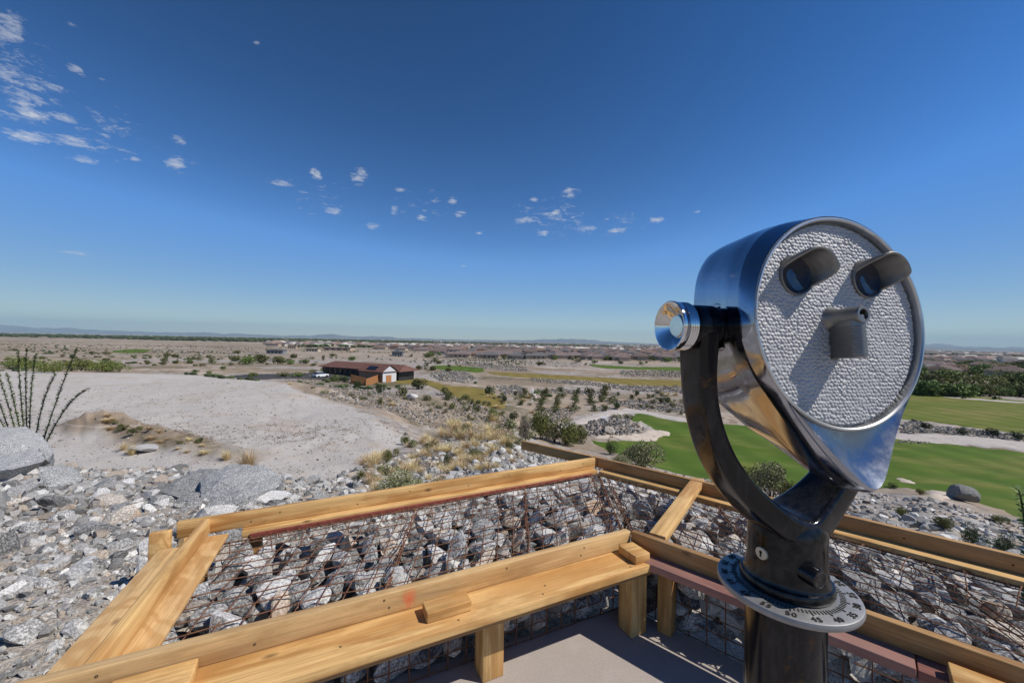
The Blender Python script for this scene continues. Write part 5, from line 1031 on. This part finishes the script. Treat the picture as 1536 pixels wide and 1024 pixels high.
# ---------------------------------------------------------------- golf course trees and hedge, right
def rtree(px, py, h, key, lab, grp, wide=1.): plant(key, px, py, h, lab, 'tree', 'tree', grp, wide)
for band_, (y0, hh, step, x1) in enumerate([(592, 25, 12, 1720), (576, 27, 12, 1680), (561, 19, 12, 1680), (550, 12, 11, 1660)]):
    x = 1372
    while x < x1:
        if not (band_ == 1 and rng.uniform() < .3) and not (band_ == 2 and (1385 < x < 1437 or rng.uniform() < .3)):
            rtree(x+rng.normal()*3, y0+(x-1372)*.012+rng.uniform(-2, 2), hh*rng.uniform(.75, 1.12), rng.choice(['tree_olive', 'tree_dark', 'tree_dark', 'palo_shrub']), ['dark bushy tree in the front tree row behind the far fairway', 'green tree in the second tree row behind the far fairway', 'green street tree between the houses on the right', 'small far tree among the right hand roofs'][band_], ['front tree row', 'second tree row', 'trees between the right hand houses', 'far trees among the right hand roofs'][band_], rng.uniform(1.0, 1.35))
        x += step*rng.uniform(.75, 1.25)

# ---------------------------------------------------------------- clubhouse, fence, car
def prism_roof(b, x0, x1, y0, y1, z0, h, hip=0., oh=.5, ends=True):
    x0 -= oh if ends else 0; x1 += oh if ends else 0; y0 -= oh; y1 += oh; ym = (y0+y1)/2; t = .12
    V = [(x0, y0, z0), (x1, y0, z0), (x1, y1, z0), (x0, y1, z0), (x0+hip, ym, z0+h), (x1-hip, ym, z0+h)]
    b.add(V+[(x, y, z-t) for x, y, z in V[:4]], [(0, 1, 5, 4), (2, 3, 4, 5)]+([(0, 4, 3), (1, 2, 5)] if ends else [])+[(9, 8, 7, 6), (0, 6, 7, 1), (1, 7, 8, 2), (2, 8, 9, 3), (3, 9, 6, 0)])
M['roofred'] = simple('brown_red_tile_roof', (.165, .085, .066), .8, 0, .2, .25, 1.2); M['wallwhite'] = simple('white_board_wall', (.62, .63, .64), .7, 0, .2, .06, 3); M['walldark'] = simple('dark_glass_wall', (.035, .034, .036), .4, 0, .4, .3, .7)
M['cedar'] = simple('orange_cedar_fence', (.43, .20, .08), .7, 0, .2, .25, 3.); M['window'] = simple('window_glass', (.03, .04, .05), .08, 0, .7); M['solar'] = simple('solar_panel', (.015, .018, .03), .2, 0, .6)
cp = hit(574, 574); ex = (hit(592, 573)-hit(574, 575)); ang = R(-28)
ch = empty('clubhouse', cp, ang); tag(ch, 'long low clubhouse with brown red roofs and a white gable end', 'building')
def cbox(name, mat, x0, x1, y0, y1, z0, z1, par=ch): b = MB(); b.box(x0, x1, y0, y1, z0, z1); return b.build(name, mat, par)
sc_ = cp.y/113.
# local: +x to the right/near, gable faces +x ; wing runs back along -x
W = 5.2; HW = 2.9
M['walltan'] = simple('muted_tan_wall', (.24, .175, .13), .8, 0, .1, .15, 1.)
cbox('wing_wall', M['walltan'], -9.5, -.15, 0, W, -.6, HW); cbox('end_wall', M['wallwhite'], -.149, 0, 0, W, -.6, HW)
b = MB(); b.add([(0.02, 0, HW), (0.02, W, HW), (0.02, W/2, HW+1.75), (-.2, 0, HW), (-.2, W, HW), (-.2, W/2, HW+1.75)], [(0, 1, 2), (5, 4, 3), (0, 2, 5, 3), (1, 4, 5, 2), (0, 3, 4, 1)]); b.build('gable', M['wallwhite'], ch)
b = MB(); prism_roof(b, -9.5, .35, 0, W, HW+.02, 1.85, 0, .5, False); rf = b.build('wing_roof', M['roofred'], ch)
b = MB(); b.box(-6.6, -3.0, .15, 1.7, 0, .1); s_ = b.build('solar_panel', M['solar'], rf, (0, 0, HW+.42), (.57, 0, 0))
cbox('barn_door', M['cedar'], .025, .09, 1.2, 3.2, -.5, 1.9)
cbox('hall_wall', M['walldark'], -34, -.5, W+1.5, W+8, -.6, 2.7)
b = MB(); prism_roof(b, -34, 0, W+1.2, W+8.5, 2.72, 1.7, 2.2, .9); b.build('hall_roof', M['roofred'], ch)
for k in range(9): cbox('window', M['window'], -31+k*2.4, -29.4+k*2.4, W+1.44, W+1.48, .4, 2.2)
for k in range(9): cbox('column', M['bark'], -33.4+k*2.5, -33.15+k*2.5, W+.6, W+.85, -.6, 2.6)
fp0, fp1, fp2 = hit(526, 574), hit(549, 579), hit(572, 572)
fe = empty('fence', fp1); tag(fe, 'orange slatted cedar fence around the clubhouse yard', 'fence')
for a_, b2 in ((fp0, fp1), (fp1, fp2)):
    d = Vector((b2.x-a_.x, b2.y-a_.y)); ln = d.length; n_ = int(ln/.22); m_ = MB()
    for k in range(n_): m_.box(k*.22, k*.22+.17, -.02, .02, -.6, 2.2+(.01*(k % 2)))
    m_.box(0, ln, .021, .06, .4, .5); m_.box(0, ln, .021, .06, 1.8, 1.9)
    o = m_.build('fence_panel', M['cedar'], fe); o.location = Vector((a_.x, a_.y, min(a_.z, b2.z)))-fe.location; o.rotation_euler = (0, 0, math.atan2(d.y, d.x))
def car(px, py, rz, col, label):
    p = hit(px, py); e = empty('parked_car', (p.x, p.y, p.z+.15), rz); tag(e, label, 'car')
    b = MB(); sec = lambda x, w_, z0, z1: [(x, -w_, z0), (x, w_, z0), (x, w_*1.0, z0+(z1-z0)*.6), (x, w_*.92, z1), (x, -w_*.92, z1), (x, -w_, z0+(z1-z0)*.6)]
    b.loft([sec(-2.25, .78, .45, .95), sec(-2.1, .88, .35, 1.0), sec(-1., .9, .3, 1.05), sec(.9, .9, .3, 1.02), sec(1.9, .86, .35, .9), sec(2.25, .74, .45, .8)]); b.build('body', simple('car_paint', col, .25, 0, .6), e, auto=R(40))
    b = MB(); b.loft([[(-2.1, -.75, 1.0), (-2.1, .75, 1.0), (1.1, .78, 1.0), (1.1, -.78, 1.0)], [(-1.7, -.66, 1.6), (-1.7, .66, 1.6), (.3, .66, 1.6), (.3, -.66, 1.6)]]); b.build('window', M['window'], e)
    b = MB(); b.box(-1.72, .3, -.66, .66, 1.602, 1.66); b.build('roof', simple('car_roof', col, .25, 0, .6), e)
    for x in (-1.4, 1.4):
        for y in (-.82, .82):
            b = MB(); b.loft([[(x+r_*math.cos(t), y+dy, .33+r_*math.sin(t)) for t in [2*math.pi*i/20 for i in range(20)]] for r_, dy in ((.3, -.11), (.34, -.09), (.34, .09), (.3, .11))]); b.build('wheel', M['black'], e, auto=R(30))
car(481, 567, 1.15, (.72, .73, .74), 'white car parked left of the timber fence')

# ---------------------------------------------------------------- suburb
WALLS = [simple('stucco_'+n_, c, .9, 0, .1) for n_, c in (('beige', (.46, .36, .27)), ('cream', (.56, .48, .38)), ('tan', (.36, .27, .20)), ('grey', (.30, .29, .28)))]
ROOFS = [simple('tile_roof_'+n_, c, .85, 0, .1, .25, 1.) for n_, c in (('brown', (.165, .125, .11)), ('rust', (.22, .15, .12)), ('grey', (.15, .145, .145)), ('mauve', (.21, .165, .155)))]
HP = []
def house_mesh(wm, rm, two):
    w_, d_, h_ = (15, 12, 3.1) if not two else (12, 11, 5.6)
    b = MB(); b.box(-w_/2, w_/2, -d_/2, d_/2, -1, h_); b.box(-w_/2-3.5, -w_/2+.02, -d_/2-2, d_/2-4.5, -1, 3.)
    wall = b.mesh('house_wall', WALLS[wm]); b = MB(); prism_roof(b, -w_/2, w_/2, -d_/2, d_/2, h_+.02, 2.5, 4.5, .7); prism_roof(b, -w_/2-3.5, -w_/2+2, -d_/2-2, d_/2-4.5, 3.04, 1.9, 2.5, .6); roof = b.mesh('house_roof', ROOFS[rm])
    b = MB()
    for x in (-4.6, -1, 2.6): b.box(x, x+1.7, -d_/2-.04, -d_/2+.02, .9, 2.3)
    b.box(w_/2-.02, w_/2+.04, -3, 1.5, .2, 2.4)
    if two:
        for x in (-4, 1): b.box(x, x+1.6, -d_/2-.04, -d_/2+.02, 3.6, 5.)
    win = b.mesh('house_window', M['window']); return wall, roof, win
for two in (0, 1):
    for wm in range(4):
        for rm in range(4): HP.append((house_mesh(wm, rm, two), WALLS[wm].name.split('_')[1], ROOFS[rm].name.split('_')[2], two))
nh = 0
def house(x, y, rz, k, where, parts):
    global nh
    (wall, roof, win), wn_, rn_, two = HP[k]; z = float(terr(x, y)[0]); e = link('house', wall, None, (x, y, z), (0, 0, rz)); link('roof', roof, e)
    if parts: link('window', win, e)
    nh += 1; return tag(e, f'{wn_} {"two storey" if two else "single storey"} house with {rn_} hip roof {where}', 'house', f'{wn_} {"two storey" if two else "single storey"} {rn_} roofed houses {where}')
for yd, x0, x1, sp, pk in [(335, -40, 95, 20, (2, 3, 10, 14)), (362, -25, 150, 21, (0, 3, 7, 1)), (395, -60, 190, 21, None), (440, -80, 260, 22, None), (490, -90, 300, 23, None), (545, -150, 330, 24, None), (610, -200, 380, 26, None), (690, -220, 450, 29, None), (780, -260, 520, 30, None), (417, -70, 220, 21, None), (465, -85, 280, 22, None), (517, -120, 310, 24, None), (577, -170, 350, 25, None), (650, -210, 410, 27, None), (735, -240, 480, 30, None)]:
    x = x0
    while x < x1:
        xx, yy = x+rng.normal()*2.5, yd+rng.normal()*3
        k = int(rng.choice(pk)) if pk and rng.uniform() < .8 else int(rng.choice(32, p=np.array([3 if i < 16 else 1 for i in range(32)])/64))
        if nh < 275: house(xx, yy, rng.choice([0, math.pi/2, math.pi])+rng.normal()*.12, k, 'in the front rows of the suburb' if yd < 420 else 'in the middle rows of the suburb', yd < 420)
        x += sp*rng.uniform(.85, 1.2)
for px, py in [(1392, 560), (1412, 562), (1434, 560), (1400, 552), (1425, 549), (1450, 549), (1475, 553), (1500, 556), (1530, 560), (1510, 565), (1545, 566), (1570, 562), (1600, 566), (1640, 568), (1405, 545), (1440, 543), (1480, 546), (1520, 548), (1560, 550)]:
    p = hit(px, py); house(p.x, p.y, rng.choice([0, math.pi/2])+.5+rng.normal()*.15, int(rng.integers(0, 16)), 'among the trees on the right', True)
M['modern'] = simple('grey_modern_wall', (.22, .23, .25), .6, 0, .3); M['tanwall'] = simple('pink_tan_stone_wall', (.50, .37, .28), .9, 0, .1, .15, .6)
def modern(px, py, wpx, hpx, mat, label, rz=.1):
    p = hit(px, py); w_ = wpx*p.y/F; h_ = hpx*p.y/F; e = empty('modern_house', p, rz); tag(e, label, 'house')
    b = MB(); b.box(-w_/2, w_/2, 0, w_*.5, -1, h_*.75); b.build('wall', mat, e); b = MB(); b.box(-w_/2-.6, w_/2+.4, -.6, w_*.5+.5, h_*.75+.01, h_*.75+.5); b.build('roof', ROOFS[2], e)
    b = MB(); b.box(-w_*.3, w_*.15, w_*.1, w_*.45, h_*.75+.52, h_); b.build('upper_storey', mat, e)
    for k in range(4): b = MB(); b.box(-w_*.42+k*w_*.22, -w_*.42+k*w_*.22+w_*.13, -.06, .01, .6, h_*.6); b.build('window', M['window'], e)
modern(412, 531, 24, 7, M['modern'], 'grey flat roofed modern house beyond the pad'); modern(438, 524, 12, 7, M['tanwall'], 'pink tan block house right of the modern house', .3); modern(468, 528, 18, 6, WALLS[1], 'pale modern house above the long brown roof'); modern(596, 535, 16, 9, M['modern'], 'slate blue two storey house left in the front suburb row'); modern(505, 526, 40, 5, M['tanwall'], 'long low tan building above the clubhouse roof', .05)
# far town and far vegetation: one mass
def blobs(n, cond, lo, hi, tlo, thi, size, kind):
    x, y = scatter_xy(n, cond, lo, hi, tlo, thi); z = terr(x, y); V = []; Fq = []; T = []
    bx = np.array([(-1, -1, 0), (1, -1, 0), (1, 1, 0), (-1, 1, 0), (-1, -1, 1), (1, -1, 1), (1, 1, 1), (-1, 1, 1), (0, -.1, 1.55), (0, .1, 1.55)], float)
    fb_ = [(0, 1, 5, 4), (1, 2, 6, 5), (2, 3, 7, 6), (3, 0, 4, 7), (4, 5, 8, 8), (5, 6, 9, 8), (6, 7, 9, 9), (7, 4, 8, 9)]
    return x, y, z
x, y, z = blobs(12000, lambda x, y: (vnoise(x*.002, y*.002)+vnoise(x*.0007+5, y*.0007) > -.26), 820, 9000, -.55, 1.15, 0, 0)
nb_ = len(x); sz = rng.uniform(5, 10, nb_)*(1+y/9000*1.2); hz = rng.uniform(2.8, 5., nb_); rzs = rng.uniform(0, 3.14, nb_)
base = np.array([(-1, -.75, -.2), (1, -.75, -.2), (1, .75, -.2), (-1, .75, -.2), (-1, -.75, 1), (1, -.75, 1), (1, .75, 1), (-1, .75, 1), (-1.08, -.83, 1.), (1.08, -.83, 1.), (1.08, .83, 1.), (-1.08, .83, 1.), (-.45, 0, 1.65), (.45, 0, 1.65)], float)
fb_ = np.array([(0, 1, 5, 4), (1, 2, 6, 5), (2, 3, 7, 6), (3, 0, 4, 7)]); fr_q = np.array([(8, 9, 13, 12), (10, 11, 12, 13)]); fr_t = np.array([(11, 8, 12), (9, 10, 13)])
c_, s_ = np.cos(rzs), np.sin(rzs); VV = base[None]*np.stack([sz, sz, hz], 1)[:, None, :]; VX = VV[..., 0]*c_[:, None]-VV[..., 1]*s_[:, None]+x[:, None]; VY = VV[..., 0]*s_[:, None]+VV[..., 1]*c_[:, None]+y[:, None]; VZ = VV[..., 2]+z[:, None]
off = (np.arange(nb_)*14)[:, None, None]; fq = (np.concatenate([fb_, fr_q])[None]+off).reshape(-1, 4); ft = (fr_t[None]+off).reshape(-1, 3)
wc = np.array([(.46, .36, .28), (.58, .50, .41), (.36, .28, .22), (.66, .62, .56)])[rng.integers(0, 4, nb_)]; rc = np.array([(.17, .115, .10), (.24, .15, .12), (.15, .14, .14), (.30, .22, .18), (.6, .56, .5)])[rng.integers(0, 5, nb_)]
tint = np.concatenate([np.repeat(wc[:, None], 8, 1), np.repeat(rc[:, None], 6, 1)], 1).reshape(-1, 3)
mt, nt, bb = newmat('far_town_surfaces'); a_ = N(nt, 'ShaderNodeAttribute', attribute_name='tint'); L(nt, a_.outputs['Color'], bb.inputs['Base Color']); bb.inputs['Roughness'].default_value = .9
tag(link('far_town', npmesh('far_town', np.stack([VX, VY, VZ], -1).reshape(-1, 3), [fq, ft], mt, False, tint)), 'distant town of tiny pale houses towards the horizon', 'town', None, 'stuff')
def far_trees(n, cond, lo, hi, tlo, thi, slo, shi, name, lab):
    x, y = scatter_xy(n, cond, lo, hi, tlo, thi); z = terr(x, y); nv = len(I1[0]); Vs = []; Fs = []; Ts = []
    for k in range(len(x)):
        s_ = rng.uniform(slo, shi)*(1+y[k]/5000); v = I1[0]*(1+rng.uniform(-.28, .28, (nv, 1)))*np.array([s_*1.15, s_*1.15, s_*.62]); Vs.append(v+np.array([x[k], y[k], z[k]+s_*.45])); Fs.append(I1[1]+k*nv); Ts.append(np.full(nv, rng.uniform(.0, .8)))
    tag(link(name, npmesh(name, np.concatenate(Vs), np.concatenate(Fs), M['dkgreen'], False, np.concatenate(Ts))), lab, 'trees', None, 'stuff')
far_trees(11000, lambda x, y: vnoise(x*.0035+3, y*.0035)+.5*vnoise(x*.012, y*.012) > -.12, 560, 8000, -.55, 1.15, 2., 4.5, 'far_trees', 'distant dark trees scattered through the town')
far_trees(3800, lambda x, y: (y > 1350+300*vnoise(x*.002, y*.0)) & (y < 3600), 1200, 6000, -1.0, -.2, 4., 7.5, 'far_treeline', 'dark far treeline along the left horizon')
far_trees(11000, lambda x, y: (vnoise(x*.012, y*.03)+.6*vnoise(x*.1, y*.1) > -.02) & ~((x > 10) & (y < 330)) & ~pip(x, y, padpoly), 95, 900, -1.0, 1.1, .25, .75, 'desert_scrub', 'scattered low desert scrub over the far plain')
for k in range(190):                                    # garden trees in the front suburb
    yd = rng.uniform(318, 760); x = rng.uniform(-.22, .52)*yd; p = Vector((x, yd, float(terr(x, yd)[0]))); plant(rng.choice(['tree_olive', 'tree_dark']), 0, 0, rng.uniform(3, 5.5)*F/yd, 'small garden tree between the suburb houses', 'tree', 'tree', 'garden trees of the suburb', 1., p)

# ---------------------------------------------------------------- air, sky and sun
AIR = True
if AIR:
    b = MB(); b.box(-36000, 36000, -3000, 30000, H-23.5, 900); hz_ = b.mesh('haze', M['black']); hz_.materials.clear()
    m = bpy.data.materials.new('haze_air'); m.use_nodes = True; nt = m.node_tree; nt.nodes.clear(); o_ = N(nt, 'ShaderNodeOutputMaterial'); v = N(nt, 'ShaderNodeVolumePrincipled'); v.inputs['Color'].default_value = (.60, .86, 1., 1); v.inputs['Density'].default_value = 4.4e-5; v.inputs['Anisotropy'].default_value = 0.; L(nt, v.outputs[0], o_.inputs['Volume']); hz_.materials.append(m)
    tag(link('haze', hz_), 'pale blue air over the valley', 'haze', None, 'stuff')
SUN = Vector((.975*math.cos(R(48)), -.22*math.cos(R(48)), math.sin(R(48)))).normalized()
w = bpy.data.worlds.new('World'); S.world = w; w.use_nodes = True; nt = w.node_tree; bg = nt.nodes['Background']
sky = N(nt, 'ShaderNodeTexSky', sky_type='NISHITA'); sky.sun_disc = False; sky.sun_elevation = math.asin(SUN.z); sky.sun_rotation = math.atan2(SUN.x, SUN.y); sky.altitude = 2400; sky.air_density = 1.; sky.dust_density = .0; sky.ozone_density = 1.6
tc = N(nt, 'ShaderNodeTexCoord'); sx = N(nt, 'ShaderNodeSeparateXYZ'); L(nt, tc.outputs['Generated'], sx.inputs[0])
az = mth(nt, 'ARCTAN2', sx.outputs[0], sx.outputs[1]); el = mth(nt, 'ARCSINE', sx.outputs[2])
CL = [(20, 45, 60, 45), (10, 112, 60, 30), (45, 170, 70, 28), (95, 178, 50, 14), (115, 105, 30, 16), (150, 118, 20, 10), (40, 205, 70, 22), (110, 215, 70, 20), (160, 205, 26, 9), (125, 240, 50, 14), (205, 240, 24, 8), (270, 212, 22, 16), (265, 250, 34, 20), (500, 316, 36, 11), (540, 265, 26, 26), (420, 275, 40, 10), (475, 262, 20, 16), (590, 315, 14, 14), (632, 327, 16, 9), (680, 300, 17, 15), (690, 322, 22, 12), (720, 350, 12, 5), (785, 330, 32, 14), (855, 290, 26, 16), (835, 318, 20, 12), (880, 345, 36, 12), (925, 347, 34, 9), (985, 330, 24, 12), (815, 350, 18, 8), (600, 285, 18, 8), (110, 380, 60, 6), (695, 399, 9, 4), (1045, 318, 14, 5), (385, 65, 12, 6), (110, 40, 30, 10), (800, 300, 14, 6), (560, 340, 24, 8)]
acc = None
CLU = [(30, 120, 130, 150, .80), (150, 200, 130, 70, .72), (480, 295, 90, 60, .66), (640, 310, 90, 45, .66), (830, 325, 110, 55, .72), (930, 335, 80, 30, .66), (270, 235, 40, 40, .66), (110, 378, 90, 10, .6)]
for px, py, rx, ry, st_ in [(a_, b_, c_*.8, d_*.8, 1.) for a_, b_, c_, d_ in CL]+CLU:
    u, v_ = ray(px, py); A_ = math.atan2(u, 1); E_ = math.atan2(-v_, math.hypot(u, 1)); cosA = math.cos(A_)
    ra = rx/F*cosA*cosA; re = ry/F*cosA*math.cos(E_)
    dx = mth(nt, 'MULTIPLY', mth(nt, 'SUBTRACT', az, A_), 1/ra); dy = mth(nt, 'MULTIPLY', mth(nt, 'SUBTRACT', el, E_), 1/re)
    g = mth(nt, 'POWER', 2.718, mth(nt, 'MULTIPLY', mth(nt, 'ADD', mth(nt, 'MULTIPLY', dx, dx), mth(nt, 'MULTIPLY', dy, dy)), -1.))
    g = mth(nt, 'MULTIPLY', g, st_)
    acc = g if acc is None else mth(nt, 'MAXIMUM', acc, g)
cv = N(nt, 'ShaderNodeCombineXYZ'); L(nt, mth(nt, 'DIVIDE', sx.outputs[0], mth(nt, 'MAXIMUM', sx.outputs[2], .03)), cv.inputs[0]); L(nt, mth(nt, 'DIVIDE', sx.outputs[1], mth(nt, 'MAXIMUM', sx.outputs[2], .03)), cv.inputs[1])
cn = mth(nt, 'ADD', mth(nt, 'MULTIPLY', noise(nt, cv.outputs[0], 8.5, 9, .68, .6), .62), mth(nt, 'MULTIPLY', noise(nt, cv.outputs[0], 30, 9, .74, .8), .38))
cm = ramp(nt, mth(nt, 'ADD', cn, mth(nt, 'MULTIPLY', acc, .32)), [(.735, 0.), (.93, 1.)])
cm = mth(nt, 'MULTIPLY', cm, .82)
def vm(op, a, b_):
    n_ = N(nt, 'ShaderNodeVectorMath', operation=op); L(nt, a, n_.inputs[0]); n_.inputs[1].default_value = (b_,)*3; return n_.outputs[0]
hs = N(nt, 'ShaderNodeHueSaturation'); hs.inputs['Saturation'].default_value = 1.36; hs.inputs['Hue'].default_value = .510; L(nt, sky.outputs[0], hs.inputs['Color'])
sv = N(nt, 'ShaderNodeSeparateColor', mode='HSV'); L(nt, sky.outputs[0], sv.inputs[0])
V9 = mth(nt, 'MULTIPLY', sv.outputs[2], .09)
kk = mth(nt, 'MULTIPLY', mth(nt, 'DIVIDE', mth(nt, 'POWER', mth(nt, 'MINIMUM', V9, .447), 1.72), mth(nt, 'MAXIMUM', V9, .01)), 2.9)
wb = N(nt, 'ShaderNodeVectorMath', operation='MULTIPLY'); L(nt, hs.outputs[0], wb.inputs[0]); wb.inputs[1].default_value = (1.08, 1.05, 1.0)
vs_ = N(nt, 'ShaderNodeVectorMath', operation='SCALE'); L(nt, wb.outputs[0], vs_.inputs[0]); L(nt, kk, vs_.inputs['Scale'])
deep = vm('MINIMUM', vs_.outputs[0], 11.)
L(nt, mix(nt, cm, deep, (7.2, 7.4, 7.9)), bg.inputs['Color']); bg.inputs['Strength'].default_value = .09
sl = bpy.data.lights.new('sun', 'SUN'); sl.energy = 4.5; sl.angle = R(.53); sl.color = (1, .94, .855); so = bpy.data.objects.new('sun', sl); COL.objects.link(so); so.rotation_euler = SUN.to_track_quat('Z', 'Y').to_euler(); so.location = (0, 0, 30)
S.view_settings.view_transform = 'Standard'; S.view_settings.look = 'None'; S.view_settings.exposure = 0.; S.view_settings.gamma = 1.
S.cycles.use_denoising = True; S.cycles.max_bounces = 6; S.cycles.diffuse_bounces = 3; S.cycles.glossy_bounces = 4; S.cycles.volume_bounces = 0; S.cycles.sample_clamp_indirect = 8.; S.cycles.caustics_reflective = False; S.cycles.caustics_refractive = False
print('houses', nh, 'objects', len(bpy.data.objects))
